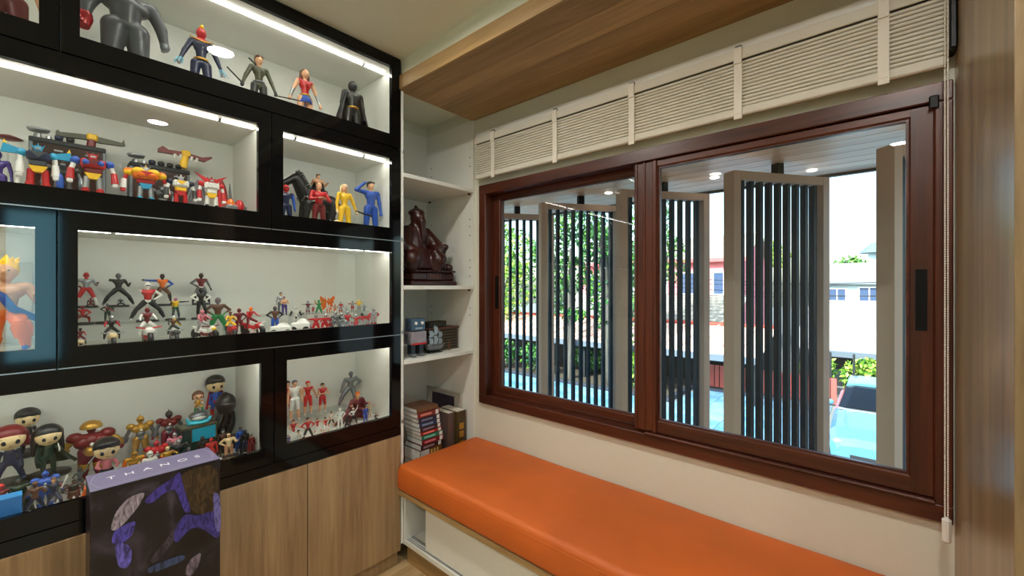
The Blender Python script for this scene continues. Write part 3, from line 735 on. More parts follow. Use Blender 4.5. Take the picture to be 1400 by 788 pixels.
rb = B(); loft(rb, [(1.45, [(-.66, 1.41), (.66, 1.41), (.62, 1.50), (.3, 1.535), (-.3, 1.535), (-.62, 1.50)]), (2.3, [(-.67, 1.41), (.67, 1.41), (.63, 1.54), (.3, 1.57), (-.3, 1.57), (-.63, 1.54)]), (3.1, [(-.64, 1.41), (.64, 1.41), (.6, 1.49), (.3, 1.52), (-.3, 1.52), (-.6, 1.49)])])
obj('roof', rb, paint, ct)
obj('cowl', B().box((-.78, -.22, 1.015), (.78, -.04, 1.05), 0, .01), plain((210, 216, 220), .25, .8), ct, 'bright cowl strip')
for sx in (-1, 1):
    obj('bonnet_crease', B().tube([(sx * .62, -.25, 1.03), (sx * .55, -1.2, .97), (sx * .42, -2.15, .80)], [.02, .03, .02], 6), paint, ct)
    obj('headlight', B().ell((sx * .62, -2.16, .66), (.16, .12, .08)), plain((230, 236, 240), .1), ct)
    mo = obj('mirror', B().ell((sx * 1.0, .35, 1.08), (.11, .06, .08)), paint, ct)
    for yy in (-1.45, 2.9):
        wb = B().cyl((sx * .70, yy, .31), (sx * .90, yy, .31), .31, n=20)
        wl = obj('wheel', wb, dark, ct); obj('hub', B().cyl((sx * .88, yy, .31), (sx * .905, yy, .31), .19, n=12), M['steel'], wl)
obj('grille', B().box((-.42, -2.37, .33), (.42, -2.30, .42), 0, .01), dark, ct)

# ================================================================== FIGURINE KIT (signed-distance blending -> one continuous surface)
def _cap(P, a, b, r0, r1):
    a = np.array(a); ab = np.array(b) - a; L = (ab ** 2).sum() + 1e-12
    t = np.clip(((P - a) @ ab) / L, 0, 1)
    return np.linalg.norm(P - a - t[:, None] * ab, axis=1) - (r0 + (r1 - r0) * t)
def _ell(P, c, r, R=None):
    Q = P - np.array(c)
    if R is not None: Q = Q @ R
    r = np.array(r); k0 = np.linalg.norm(Q / r, axis=1); k1 = np.linalg.norm(Q / r ** 2, axis=1) + 1e-9
    return k0 * (k0 - 1) / k1
def _box(P, c, hf, rd, R=None):
    Q = P - np.array(c)
    if R is not None: Q = Q @ R
    q = np.abs(Q) - (np.array(hf) - rd)
    return np.linalg.norm(np.maximum(q, 0), axis=1) + np.minimum(q.max(1), 0) - rd
def prim(P, p):
    if p[0] == 'c': return _cap(P, p[1], p[2], p[3], p[4])
    if p[0] == 'e': return _ell(P, p[1], p[2], p[4] if len(p) > 4 else None)
    return _box(P, p[1], p[2], p[3], p[5] if len(p) > 5 else None)
def pmat(p): return p[5] if p[0] == 'c' else (p[3] if p[0] == 'e' else p[4])
def pbound(p):
    if p[0] == 'c':
        a, b = np.array(p[1]), np.array(p[2]); r = max(p[3], p[4]); return np.minimum(a, b) - r, np.maximum(a, b) + r
    r = max(p[2]) * (1.0 if p[0] == 'e' else 1.5); c = np.array(p[1]); return c - r, c + r
def blob(name, prims, dx, k, mats):
    lo = np.min([pbound(p)[0] for p in prims], 0) - 2.2 * dx; hi = np.max([pbound(p)[1] for p in prims], 0) + 2.2 * dx
    n = np.ceil((hi - lo) / dx).astype(int) + 1
    g = [lo[i] + dx * np.arange(n[i]) for i in range(3)]
    V = np.full(n, 1.0)
    for p in prims:
        a, c = pbound(p); m = 3 * k + 2 * dx
        i0 = np.maximum(((a - m - lo) / dx).astype(int), 0); i1 = np.minimum(((c + m - lo) / dx).astype(int) + 2, n)
        S = tuple(slice(i0[i], i1[i]) for i in range(3))
        G = np.stack(np.meshgrid(g[0][S[0]], g[1][S[1]], g[2][S[2]], indexing='ij'), -1).reshape(-1, 3)
        d = prim(G, p).reshape([S[i].stop - S[i].start for i in range(3)]); A = V[S]
        h = np.clip(.5 + .5 * (d - A) / k, 0, 1)
        V[S] = d * (1 - h) + A * h - k * h * (1 - h)
    ins = V < 0
    c8 = [(i, j, l) for i in (0, 1) for j in (0, 1) for l in (0, 1)]
    def sh(A, o): return A[o[0]:n[0] - 1 + o[0], o[1]:n[1] - 1 + o[1], o[2]:n[2] - 1 + o[2]]
    cnt = sum(sh(ins, o).astype(np.int8) for o in c8)
    act = (cnt > 0) & (cnt < 8); I = np.argwhere(act)
    if len(I) == 0: raise ValueError(name)
    idx = -np.ones(act.shape, int); idx[act] = np.arange(len(I))
    val = {o: V[I[:, 0] + o[0], I[:, 1] + o[1], I[:, 2] + o[2]] for o in c8}
    acc = np.zeros((len(I), 3)); num = np.zeros(len(I))
    for o in c8:
        for ax in range(3):
            if o[ax]: continue
            q = list(o); q[ax] = 1; q = tuple(q); a, b = val[o], val[q]; cr_ = (a < 0) != (b < 0)
            t = np.where(cr_, a / np.where(cr_, a - b, 1), 0); pt = np.tile(np.array(o, float), (len(I), 1)); pt[:, ax] += t
            acc += pt * cr_[:, None]; num += cr_
    W = lo + dx * (I + acc / num[:, None])
    F = []
    for ax in range(3):
        a, b = (ax + 1) % 3, (ax + 2) % 3
        s0 = [slice(None)] * 3; s1 = [slice(None)] * 3; s0[ax] = slice(0, n[ax] - 1); s1[ax] = slice(1, n[ax])
        E0, E1 = ins[tuple(s0)], ins[tuple(s1)]
        J = np.argwhere(E0 != E1); J = J[(J[:, a] > 0) & (J[:, b] > 0) & (J[:, a] < n[a] - 1) & (J[:, b] < n[b] - 1)]
        def cell(da, db):
            K = J.copy(); K[:, a] -= da; K[:, b] -= db; return idx[K[:, 0], K[:, 1], K[:, 2]]
        q = np.stack([cell(1, 1), cell(0, 1), cell(0, 0), cell(1, 0)], 1)
        fl_ = E1[J[:, 0], J[:, 1], J[:, 2]]; q[fl_] = q[fl_][:, ::-1]; F.append(q)
    F = np.concatenate(F)
    C = W[F].mean(1); best = np.full(len(C), 1e9); mi = np.zeros(len(C), np.int32)
    for p in prims:
        d = prim(C, p); u = d < best; best[u] = d[u]; mi[u] = pmat(p)
    me = bpy.data.meshes.new(name); me.from_pydata(W.tolist(), [], F.tolist())
    me.polygons.foreach_set('material_index', mi); me.polygons.foreach_set('use_smooth', np.ones(len(F), bool)); me.update()
    for m in mats: me.materials.append(m)
    return me

PAL = dict(k=(22, 22, 24), g=(104, 104, 106), s=(170, 172, 174), r=(186, 26, 30), R=(112, 18, 24), o=(232, 112, 26), y=(244, 192, 36), w=(232, 230, 222), b=(40, 84, 176),
           n=(26, 34, 66), e=(36, 140, 74), d=(24, 52, 40), t=(222, 168, 128), p=(204, 120, 132), u=(98, 62, 42), m=(110, 40, 48), v=(72, 52, 128), G=(196, 150, 66), c=(40, 150, 190),
           K=(46, 44, 42), l=(70, 72, 76), C=(228, 200, 150), O=(70, 70, 48), S=(120, 124, 128), T=(180, 130, 98))
METAL = {'s': (.35, .8), 'G': (.35, .7), 'S': (.35, .7)}
def pm(ch):
    r, mtl = METAL.get(ch, (.38, 0.0)); return plain(PAL[ch], r, mtl, 'toy_' + PAL_NAME.get(ch, ch), .04)
PAL_NAME = dict(k='black', g='grey', s='silver', r='red', R='dark_red', o='orange', y='yellow', w='white', b='blue', n='navy', e='green', d='dark_green', t='skin', p='pink', u='brown', m='maroon', v='purple', G='gold', c='cyan', K='charcoal', l='slate', C='cream', O='olive', S='steel', T='tan')

ARMS = dict(down=((0, .22, -1), (.18, .06, -1)), hang=((.05, .40, -.9), (.15, .15, -.97)), out=((0, .42, -.9), (.12, .34, -.92)), fwd=((.6, .35, -.55), (.95, -.2, .1)), cross=((.35, .35, -.85), (.55, -.95, .15)),
            salute=((.25, .9, .05), (.15, -.75, .75)), hip=((-.15, .8, -.65), (.35, -.75, -.55)), punch=((.9, .3, .05), (1, .05, .1)), bike=((.62, .35, -.65), (.95, .05, -.25)),
            up=((.1, .6, .8), (.1, .2, 1)), side=((.0, 1, .0), (.1, 1, .1)), fist=((.1, .45, -.9), (.85, .1, .35)), back=((-.5, .5, -.7), (-.2, .4, -.9)), wide=((.05, .75, -.62), (.15, .35, -.92)))
LEGS = dict(stand=((.0, .10, -1), (.0, .04, -1)), wide=((.03, .42, -1), (-.03, .3, -1)), stride=((.35, .15, -1), (.0, .1, -1)), rear=((-.35, .15, -1), (-.5, .1, -1)), lunge=((.75, .35, -.6), (.0, .15, -1)),
            ride=((.72, .45, -.45), (-.25, .12, -1)), crouch=((.8, .55, -.25), (-.55, .1, -.85)), kneel=((.1, .2, -1), (-1, .1, -.25)), wider=((.1, .7, -.8), (.0, .45, -1)))
def human(h, arms=('down', 'down'), legs=('stand', 'stand'), chibi=False, build=1.0, lean=0.0, slim=False, stocky=False, fingers=False):
    """returns dict of joints and a list of (region, prim) for a figure of height h facing +X, soles at z = 0"""
    N = lambda v: np.array(v, float) / np.linalg.norm(v)
    if chibi: hd, nk, sh_, sw, hw, th, ca, ua, fa = .168, .06, .13, .085, .045, .13, .13, .11, .10
    else: hd, nk, sh_, sw, hw, th, ca, ua, fa = .066, .075, .235, .118 * (.86 if slim else 1) * build ** .8, .055 * build ** .5, .235, .225, .16, .145
    if stocky: hd, th, ca, ua, fa = .094, .19, .185, .14, .125
    J = {}; J['hip'] = np.zeros(3)
    up = N((math.sin(lean), 0, math.cos(lean)))
    J['sh'] = J['hip'] + up * (sh_ + .03); J['nk'] = J['sh'] + up * nk * .55
    J['hd'] = J['nk'] + N((math.sin(lean * .5), 0, math.cos(lean * .5))) * hd * (1.15 if not chibi else .86)
    low = 1e9
    for i, s in enumerate((1, -1)):
        t, c = LEGS[legs[i]]; f = lambda v: N((v[0], v[1] * s, v[2]))
        J['h%d' % i] = J['hip'] + np.array((0, hw * s, -.01)); J['k%d' % i] = J['h%d' % i] + f(t) * th; J['a%d' % i] = J['k%d' % i] + f(c) * ca
        low = min(low, J['a%d' % i][2]); a, b = ARMS[arms[i]]
        J['s%d' % i] = J['sh'] + np.array((0, sw * s, -.012)); J['e%d' % i] = J['s%d' % i] + f(a) * ua; J['w%d' % i] = J['e%d' % i] + f(b) * fa; J['f%d' % i] = J['w%d' % i] + f(b) * .035
    for k in J: J[k] = J[k] + np.array((0, 0, -low + .035))
    sc = h / (J['hd'][2] + hd * (1.12 if not chibi else .92)); q = build if not chibi else 1.0
    P = []
    c = lambda reg, a, b, r0, r1: P.append((reg, ('c', a * sc, b * sc, r0 * sc, r1 * sc)))
    e = lambda reg, a, r: P.append((reg, ('e', a * sc, np.array(r) * sc)))
    z = np.array((0, 0, 1.0)); x = np.array((1.0, 0, 0))
    if chibi:
        e('head', J['hd'], (hd * .92, hd * .96, hd * .95)); c('head', J['nk'] - z * .03, J['hd'], .035, .035)
        c('torso', J['hip'] + z * .03, J['sh'] - z * .03, .062, .06); c('hips', J['hip'], J['hip'] + z * .02, .062, .062)
    else:
        e('head', J['hd'] + x * .004, (hd * .92, hd * .80, hd * 1.12)); e('head', J['hd'] + x * hd * .35 - z * hd * .5, (hd * .5, hd * .45, hd * .5)); e('head', J['hd'] + x * hd * .95 - z * hd * .12, (hd * .16, hd * .13, hd * .22))
        c('head', J['sh'] - z * .01, J['hd'] - z * hd * .4, .030 * q ** .5, .028 * q ** .5)
        e('torso', J['sh'] - up * .055, (.062 * q, .098 * q * (.86 if slim else 1), .078)); c('torso', J['hip'] + up * .07, J['sh'] - up * .07, .056 * q * (.85 if slim else 1), .068 * q * (.9 if slim else 1))
        e('hips', J['hip'] + z * .015, (.058 * q, .082 * q ** .7, .055))
        for s in (1, -1): c('torso', J['sh'] - up * .03, J['sh'] + np.array((0, sw * s * .9, -.006)), .04 * q, .036 * q)
    for i in (0, 1):
        if chibi: rr = (.044, .036, .034, .03, .026, .023, .022)
        else: rr = tuple(v * q for v in (.056, .040, .040, .025, .033, .027, .019))
        kk, aa = J['k%d' % i], J['a%d' % i]
        c('thigh', J['h%d' % i], kk, rr[0], rr[1]); c('calf', kk, kk * .62 + aa * .38 - x * .004, rr[1] * .95, rr[2]); c('calf', kk * .62 + aa * .38 - x * .004, aa, rr[2], rr[3])
        c('foot', aa - z * .012 - x * .01, aa + x * .062 - z * .017, .024 * (1 if chibi else q ** .5), .018)
        c('arm', J['s%d' % i], J['e%d' % i], rr[4], rr[5]); c('fore', J['e%d' % i], J['w%d' % i], rr[5], rr[6])
        d = J['f%d' % i] - J['w%d' % i]; c('hand', J['w%d' % i], J['w%d' % i] + d * .9, .019 * q, .022 * q); c('hand', J['w%d' % i] + d * .9, J['w%d' % i] + d * 1.5 + x * .008, .018 * q, .012 * q)
        c('hand', J['w%d' % i] + d * .4, J['w%d' % i] + d * .9 + x * .024, .010 * q, .008 * q)
        if fingers:
            for k in range(4):
                o_ = J['w%d' % i] + d * 1.15 + x * (.022 - .015 * k) * q; s_ = np.array((0, 1.0 if i else -1.0, 0))
                c('hand', o_, o_ + d * (.42, .55, .5, .36)[k] + s_ * .006, .0085 * q, .0075 * q); c('hand', o_ + d * (.42, .55, .5, .36)[k] + s_ * .006, o_ + d * (.55, .65, .6, .5)[k] + s_ * .022, .0075 * q, .006 * q)
    return {k: v * sc for k, v in J.items()}, P, hd * sc, sc
REG = ('head', 'torso', 'arm', 'hand', 'hips', 'thigh', 'calf', 'foot')
def body_mesh(P, cols, h, res, name='body'):
    cm = dict(zip(REG, cols)); cm['fore'] = cols[2] if len(cols) < 9 else cols[8]
    ch = sorted(set(cm.values())); out = []
    for reg, p in P: out.append(p + (ch.index(cm[reg]),))
    return blob(name, out, h / res, h * .012, [pm(c) for c in ch])
def hair_mesh(style, J, hd, sc, ch, chibi, res_h):
    c = J['hd']; x = np.array((1., 0, 0)); y = np.array((0, 1., 0)); z = np.array((0, 0, 1.)); H = hd
    wv = (1.0, 1.03) if chibi else (.98, .9)
    p = [('e', c + z * H * .34 - x * H * .16, np.array((H * wv[0], H * wv[1], H * .86)), 0), ('e', c - x * H * .4, np.array((H * .72, H * wv[1] * .95, H * .85)), 0)]
    if style == 'short':
        p += [('e', c + x * H * .62 + z * H * .62 + y * H * s * .35, np.array((H * .35, H * .42, H * .3)), 0) for s in (-1, 1)]
    if style == 'bob': p += [('c', c - x * H * .2 + y * H * s * .88 + z * H * .3, c - x * H * .15 + y * H * s * .95 - z * H * .6, H * .28, H * .2, 0) for s in (-1, 1)]
    if style == 'long':
        p += [('c', c - x * H * .3 + y * H * s * .8 + z * H * .3, c - x * H * .35 + y * H * s * 1.0 - z * H * 1.7, H * .34, H * .24, 0) for s in (-1, 1)] + [('c', c - x * H * .7, c - x * H * .75 - z * H * 2.1, H * .55, H * .4, 0)]
    if style == 'spiky':
        for a in range(9):
            t = a * 2 * PI / 9; d = x * math.cos(t) * .7 + y * math.sin(t) * .8 + z * (.9 + .3 * (a % 2)); p.append(('c', c + d * H * .55, c + d * H * 1.25, H * .36, H * .05, 0))
        p.append(('c', c + z * H * .8, c + z * H * 1.75 - x * H * .2, H * .42, H * .06, 0))
    if style == 'tuft': p = [('e', c + z * H * (1.05 + .12 * k) - x * H * (.45 * k - .6), np.array((H * .42, H * .3, H * .42)), 0) for k in range(3)]
    if style == 'helmet': p = [('e', c, np.array((H * 1.08, H * .98, H * 1.2)), 0), ('e', c + z * H * 1.0 - x * H * .1, np.array((H * .7, H * .14, H * .3)), 0)]
    if style == 'antenna':
        p = [('e', c + z * H * .1, np.array((H * 1.05, H * .95, H * 1.15)), 0)] + [('c', c + z * H * 1.0 + x * H * .4 + y * s * H * .25, c + z * H * 1.75 + x * H * .2 + y * s * H * .6, H * .14, H * .06, 0) for s in (-1, 1)]
    if style == 'crest': p = [('e', c + z * H * .1, np.array((H * 1.05, H * .95, H * 1.15)), 0), ('c', c + z * H * 1.1 + x * H * .5, c + z * H * 1.6 - x * H * .7, H * .2, H * .1, 0)]
    return blob('hair' if style not in ('helmet', 'antenna', 'crest') else 'helmet', p, max(H / 9, res_h / 130), H * .16, [pm(ch)])
def cape_mesh(J, sc, h, wide, drop, flare=(0, 0), wrap=100):
    """thick draped sheet hung from the shoulders"""
    top = J['sh'][2] + .03 * sc; bot = h * drop; n, m = 20, 12; th = .012 * sc; vo, vi = [], []
    for i in range(m + 1):
        v = i / m; z = top + (bot - top) * v
        for j in range(n + 1):
            u = j / n * 2 - 1; a = math.radians(180 + u * wrap); fold = 1 + .10 * v * math.cos(u * 17)
            rx = (.085 + .10 * v) * sc * fold; ry = (.125 + (wide - .125) * v) * sc * fold
            for L, k in ((vo, 1), (vi, 0)):
                L.append((rx * math.cos(a) * (1 if k else .9) + J['sh'][0] + flare[0] * v * v * sc + (0 if k else th), ry * math.sin(a) * (1 if k else .9) + flare[1] * v * v * sc, z - (0 if k else th * .2)))
    o = len(vo); W = n + 1; f = []
    for i in range(m):
        for j in range(n):
            a = i * W + j; f.append((a, a + W, a + W + 1, a + 1)); f.append((o + a, o + a + 1, o + a + W + 1, o + a + W))
    for j in range(n): f.append((j, j + 1, o + j + 1, o + j)); a = m * W + j; f.append((a, o + a, o + a + 1, a + 1))
    for i in range(m): a = i * W; f.append((a, o + a, o + a + W, a + W)); a += n; f.append((a, a + W, o + a + W, o + a))
    return B().add(vo + vi, f, 0, None, True)

GROUPN = 0
def figure(px, top, X, zb, cols, label, arms='down', legs='stand', hair=None, chibi=False, build=1.0, lean=0.0, slim=False, base=None, cape=None, rz=0, res=None, extra=None, name='figurine', h=None, y=None, eyes=None, belt=None, stocky=False):
    p = atx(px, top, X); H = (p.z - zb) if h is None else h
    y = p.y if y is None else y
    bz = .006 if base else 0
    if isinstance(arms, str): arms = (arms, arms)
    if isinstance(legs, str): legs = (legs, legs)
    hh = H - bz
    if hair and hair[0] in ('spiky', 'antenna', 'tuft', 'crest'): hh *= .95
    pxh = H / abs(X) * 571 * 1.3
    J, P, hd, sc = human(hh, arms, legs, chibi, build, lean, slim, stocky, pxh > 75 and not chibi)
    if res is None: res = 62 if pxh < 42 else (80 if pxh < 80 else 110)
    t = thing(name, label, 'figurine', (X, y, zb), math.radians(rz))
    def off(o): o.location = (0, 0, bz); return o
    off(obj('body', body_mesh(P, cols, hh, res), [], t))
    if hair:
        hm = hair_mesh(hair[0], J, hd, sc, hair[1], chibi, hh); off(obj(hm.name.split('.')[0], hm, [], t))
    if eyes is None: eyes = chibi or (pxh > 55 and not (hair and hair[0] in ('helmet', 'antenna', 'crest')))
    if eyes:
        for s in (-1, 1):
            if chibi: q = B().ell(tuple(J['hd'] + np.array((hd * .80, s * hd * .38, -hd * .16))), (hd * .12, hd * .17, hd * .21), n=10, m=6)
            else: q = B().ell(tuple(J['hd'] + np.array((hd * .80, s * hd * .32, hd * .05))), (hd * .12, hd * .15, hd * .08), n=8, m=6)
            off(obj('eye', q, pm('k'), t))
        if chibi:
            for s in (-1, 1):
                off(obj('eyebrow', B().tube([tuple(J['hd'] + np.array((hd * .80, s * hd * .20, hd * .12))), tuple(J['hd'] + np.array((hd * .74, s * hd * .55, hd * .17)))], hd * .035, 5), pm('k'), t))
            off(obj('mouth', B().tube([tuple(J['hd'] + np.array((hd * .84, -hd * .1, -hd * .5))), tuple(J['hd'] + np.array((hd * .84, hd * .1, -hd * .5)))], hd * .03, 5), pm('R'), t))
    elif hair and hair[0] in ('helmet', 'antenna', 'crest') and pxh > 30:
        vcol = 'K' if hair[1] == 'k' else ('R' if hair[1] in 'sgSdlK' else 'k')
        off(obj('visor', B().ell(tuple(J['hd'] + np.array((hd * .72, 0, hd * .1))), (hd * .42, hd * .7, hd * .3), n=12, m=8), pm(vcol), t))
    if belt: off(obj('belt', B().lathe([(.07 * sc * build, -.012 * sc), (.079 * sc * build, -.012 * sc), (.079 * sc * build, .012 * sc), (.07 * sc * build, .012 * sc)], (J['hip'][0], J['hip'][1], J['hip'][2] + .045 * sc), 16), pm(belt), t))
    if cape:
        cc = dict(wide=.24, drop=.06, flare=(0, 0), wrap=100); cc.update(cape[1] if len(cape) > 1 else {})
        off(obj('cape', cape_mesh(J, sc, hh, **cc), pm(cape[0]), t))
    if base:
        bcol, br = base if isinstance(base, tuple) else ('k', None)
        br = br or max(.03, .24 * hh)
        obj('base', B().lathe([(0, 0), (br, 0), (br, .004), (br * .97, .006), (0, .006)], n=24), pm(bcol), t, 'round display base')
    if extra: extra(t, J, sc, bz)
    return t
def stick(col, a_of, b_of, r, name='baton', n=6):
    def f(t, J, sc, bz):
        o = obj(name, B().tube([tuple(a_of(J, sc)), tuple(b_of(J, sc))], r, n), pm(col), t); o.location = (0, 0, bz)
    return f
def both(*fs):
    def f(*a):
        for q in fs: q(*a)
    return f
V3 = lambda *a: np.array(a, float)

def bike(px, top, X, zb, cols, bcol, label, rz=0, trim='s', hair=('helmet', 'k'), cape=None, lean=.25, long_=1.0, h=None):
    """toy motorbike with its rider"""
    p = atx(px, top, X); H = (p.z - zb) if h is None else h
    t = thing('motorbike_figurine', label, 'figurine', (X, p.y, zb), math.radians(rz))
    wr = H * .19; L = H * .34 * long_
    for s in (1, -1):
        w_ = obj('wheel', B().lathe([(wr * .55, -wr * .28), (wr * .9, -wr * .3), (wr, -wr * .12), (wr, wr * .12), (wr * .9, wr * .3), (wr * .55, wr * .28)], n=16), pm('k'), t)
        w_.location = (s * L, 0, wr); w_.rotation_euler = (PI / 2, 0, 0)
        hb = obj('hub', B().lathe([(0, -wr * .25), (wr * .55, -wr * .2), (wr * .55, wr * .2), (0, wr * .25)], n=12), pm(trim), w_)
    a = H
    bp = [('c', V3(-L * .9, 0, a * .30), V3(L * .2, 0, a * .30), a * .07, a * .09, 0), ('e', V3(L * .75, 0, a * .38), V3(a * .16, a * .12, a * .12), 0), ('e', V3(0, 0, a * .24), V3(a * .18, a * .10, a * .10), 1), ('c', V3(-L * .6, 0, a * .36), V3(-L * 1.35, 0, a * .42), a * .07, a * .04, 0)]
    obj('fairing', blob('fairing', bp, a / 42, a * .03, [pm(bcol), pm(trim)]), [], t)
    for s in (1, -1):
        obj('fork', B().tube([(L, s * a * .055, wr), (L * .8, s * a * .06, a * .42)], a * .018, 6), pm(trim), t)
    obj('handlebar', B().tube([(L * .62, -a * .26, a * .50), (L * .8, -a * .08, a * .47), (L * .8, a * .08, a * .47), (L * .62, a * .26, a * .50)], a * .02, 6), pm(trim), t)
    obj('headlight', B().ell((L * 1.02, 0, a * .40), (a * .05, a * .08, a * .06)), pm('y' if bcol in 'wC' else 'w'), t)
    hh = a * .98
    J, P, hd, sc = human(hh, ('bike', 'bike'), ('ride', 'ride'), False, 1.05, lean)
    sc2 = (a * .72) / hh
    P2 = [(r, (p_[0],) + tuple(np.array(v) * sc2 if isinstance(v, np.ndarray) else v * sc2 for v in p_[1:])) for r, p_ in P]
    rd = obj('rider', body_mesh(P2, cols, hh * sc2, 56, 'rider'), [], t); rd.location = (-L * .45, 0, a - J['hd'][2] * sc2 - hd * sc2 * 1.12)
    if hair:
        J2 = {k: v * sc2 for k, v in J.items()}
        hm = hair_mesh(hair[0], J2, hd * sc2, sc * sc2, hair[1], False, hh * sc2); o = obj(hm.name.split('.')[0], hm, [], rd)
        if cape: obj('scarf', B().tube([tuple(J2['nk'] + V3(0, 0, 0)), tuple(J2['nk'] + V3(-.1, .12, -.1) * a), tuple(J2['nk'] + V3(-.2, .25, -.25) * a)], [a * .05, a * .06, a * .03], 8), pm(cape), rd)
    return t

def robot(px, top, X, zb, label, head='r', chest='b', mid='r', pelvis='y', arm='w', fore='r', thigh='s', shin='r', foot='r', shoulder='b', crest='y', wings=None, bulk=1.0, rz=0, armlift=.25, extra=None, h=None):
    p = atx(px, top, X); H = (p.z - zb) if h is None else h
    t = thing('toy_robot', label, 'toy robot', (X, p.y, zb), math.radians(rz)); k = bulk
    def bx_(lo, hi, ch=.012): return (tuple(v * H for v in lo), tuple(v * H for v in hi), ch * H)
    def part(name, items, cols, parent=t):
        b = B(); cs_ = sorted(set(cols))
        for it, c in zip(items, cols):
            mi = cs_.index(c)
            if it[0] == 'b': l, u, ch = bx_(it[1], it[2], it[3] if len(it) > 3 else .014); b.box(l, u, mi, ch)
            elif it[0] == 'c': b.cyl(tuple(v * H for v in it[1]), tuple(v * H for v in it[2]), it[3] * H, (it[4] if len(it) > 4 else it[3]) * H, 14, mi)
            elif it[0] == 'p': b.prism([(q[0] * H, q[1] * H) for q in it[1]], it[2] * H, it[3] * H, 0, mi)
            else: b.ell(tuple(v * H for v in it[1]), tuple(v * H for v in it[2]), mi)
        return obj(name, b, [pm(c) for c in cs_], parent)
    part('head', [('b', (-.05, -.045, .865), (.05, .045, .955)), ('b', (.045, -.032, .89), (.056, .032, .925)), ('p', [(-.012, .955), (.012, .955), (.0, 1.0)], -.03, .05), ('p', [(-.045, .90), (-.075, .985), (-.045, .945)], -.02, .02), ('p', [(.045, .90), (.075, .985), (.045, .945)], -.02, .02)], [head, 's', crest, head, head])
    part('torso', [('b', (-.08 * k, -.135 * k, .72), (.09 * k, .135 * k, .865), .03), ('b', (-.06, -.095 * k, .63), (.07, .095 * k, .725), .02), ('b', (.085 * k, -.09 * k, .745), (.11 * k, .09 * k, .84), .02), ('p', [(-.085, .85), (.085, .85), (0, .76)], .105 * k, .122 * k)], [chest, mid, chest, mid])
    part('pelvis', [('p', [(-.10, .635), (.10, .635), (.05, .54), (-.05, .54)], -.055, .065)], [pelvis])
    for s in (1, -1):
        part('shoulder', [('e', (0, s * .18 * k, .82), (.06 * k, .058 * k, .065))], [shoulder])
        dy = armlift * .12
        part('arm', [('c', (0, s * .19 * k, .80), (0, s * (.20 * k + dy), .66), .032), ('c', (0, s * (.20 * k + dy), .68), (.03, s * (.205 * k + dy * 1.3), .50), .040, .052), ('b', (-.01, s * (.205 * k + dy * 1.3) - .036, .44), (.075, s * (.205 * k + dy * 1.3) + .036, .51))], [arm, fore, arm])
        part('leg', [('c', (0, s * .072, .58), (0, s * .085, .36), .043), ('c', (0, s * .085, .37), (0, s * .10, .09), .05, .075), ('b', (-.06, s * .105 - .06, 0), (.10, s * .105 + .06, .09), .02), ('b', (.025, s * .088 - .035, .32), (.065, s * .088 + .035, .39))], [thigh, shin, foot, foot])
    if wings:
        for s in (1, -1): part('wing', [('p', [(s * .15 * k, .86), (s * .38 * k, .93), (s * .41 * k, .79), (s * .18 * k, .80)], -.05, .0), ('p', [(s * .39 * k, .92), (s * .37 * k, .99), (s * .33 * k, .91)], -.04, -.01)], [wings, 'y'])
    if extra: extra(t, H, part)
    return t

# ================================================================== FIGURES ON DISPLAY
R1, R2, R3, R4 = SEAM[3] + .0181, SEAM[2] + .0181, SEAM[1] + .0361, SEAM[0] + .0181
def riser(x0, x1, y0, y1, zb, zt, label):
    t = thing('acrylic_riser', label, 'riser', (0, 0, 0), 0, 'clear acrylic risers')
    obj('top_sheet', B().box((x0, y0, zt - .0035), (x1, y1, zt - .0003)), M['acrylic'], t)
    for y in (y0 + .004, y1 - .008): obj('side_sheet', B().box((x0 + .004, y, zb + .0002), (x1 - .004, y + .003, zt - .0036)), M['acrylic'], t)
Z3A, Z3B, Z4A, Z4B, Z4R = 1.25, 1.20, .79, .745, .715
riser(-2.095, -1.99, .085, .50, R3, Z3A, 'clear high riser under the posed figurines, third row left')
riser(-1.975, -1.88, .085, .50, R3, Z3B, 'clear middle riser in front of the high one, third row left')
riser(-2.06, -1.90, .51, .78, R3, Z3B, 'clear riser under the bare-chested pair, third row middle')
riser(-2.06, -1.90, .79, 1.10, R3, Z3B, 'clear riser under the winged figurines, third row right')
riser(-2.095, -1.985, -.30, .055, R4, Z4A, 'clear high riser under the dark-coated big-headed figurine, lowest row')
riser(-2.095, -2.023, .43, .56, R4, Z4A, 'clear high riser in the right end of the lowest wide cabinet')
riser(-1.965, -1.86, -.30, .10, R4, Z4B, 'clear low riser under the red-haired figurine, lowest row')
riser(-2.09, -1.92, .64, 1.06, R4, Z4R, 'clear flat riser under the jersey players')

# ---- top row
figure(8, -62, -1.86, R1, 'tptTmmku', 'large figurine in a pink top cut off by the top left corner', arms=('hang', 'down'), build=1.5, hair=('short', 'k'), belt='u')
def fist_guard(t, J, sc, bz):
    w, e = J['w1'], J['e1']
    b = B(); b.tube([tuple(e * .35 + w * .65), tuple(w), tuple(w * 1.0 + (w - e) * .55)], [.05 * sc, .062 * sc, .05 * sc], 12)
    for k in range(3): b.tube([tuple(w + (w - e) * (.1 + .15 * k) + V3(.05, -.03 + .02 * k, 0) * sc), tuple(w + (w - e) * (.3 + .15 * k) + V3(.06, -.03 + .02 * k, 0) * sc)], .018 * sc, 6)
    obj('gauntlet', b, plain((150, 18, 26), .25, .3), t, 'glossy red armoured glove')
figure(172, -26, -1.86, R1, 'lllSlllK', 'hulking slate-grey figurine with one glossy red glove, top row', arms=('hang', 'hang'), legs='stand', build=1.8, hair=('short', 'k'), extra=fist_guard, res=120)
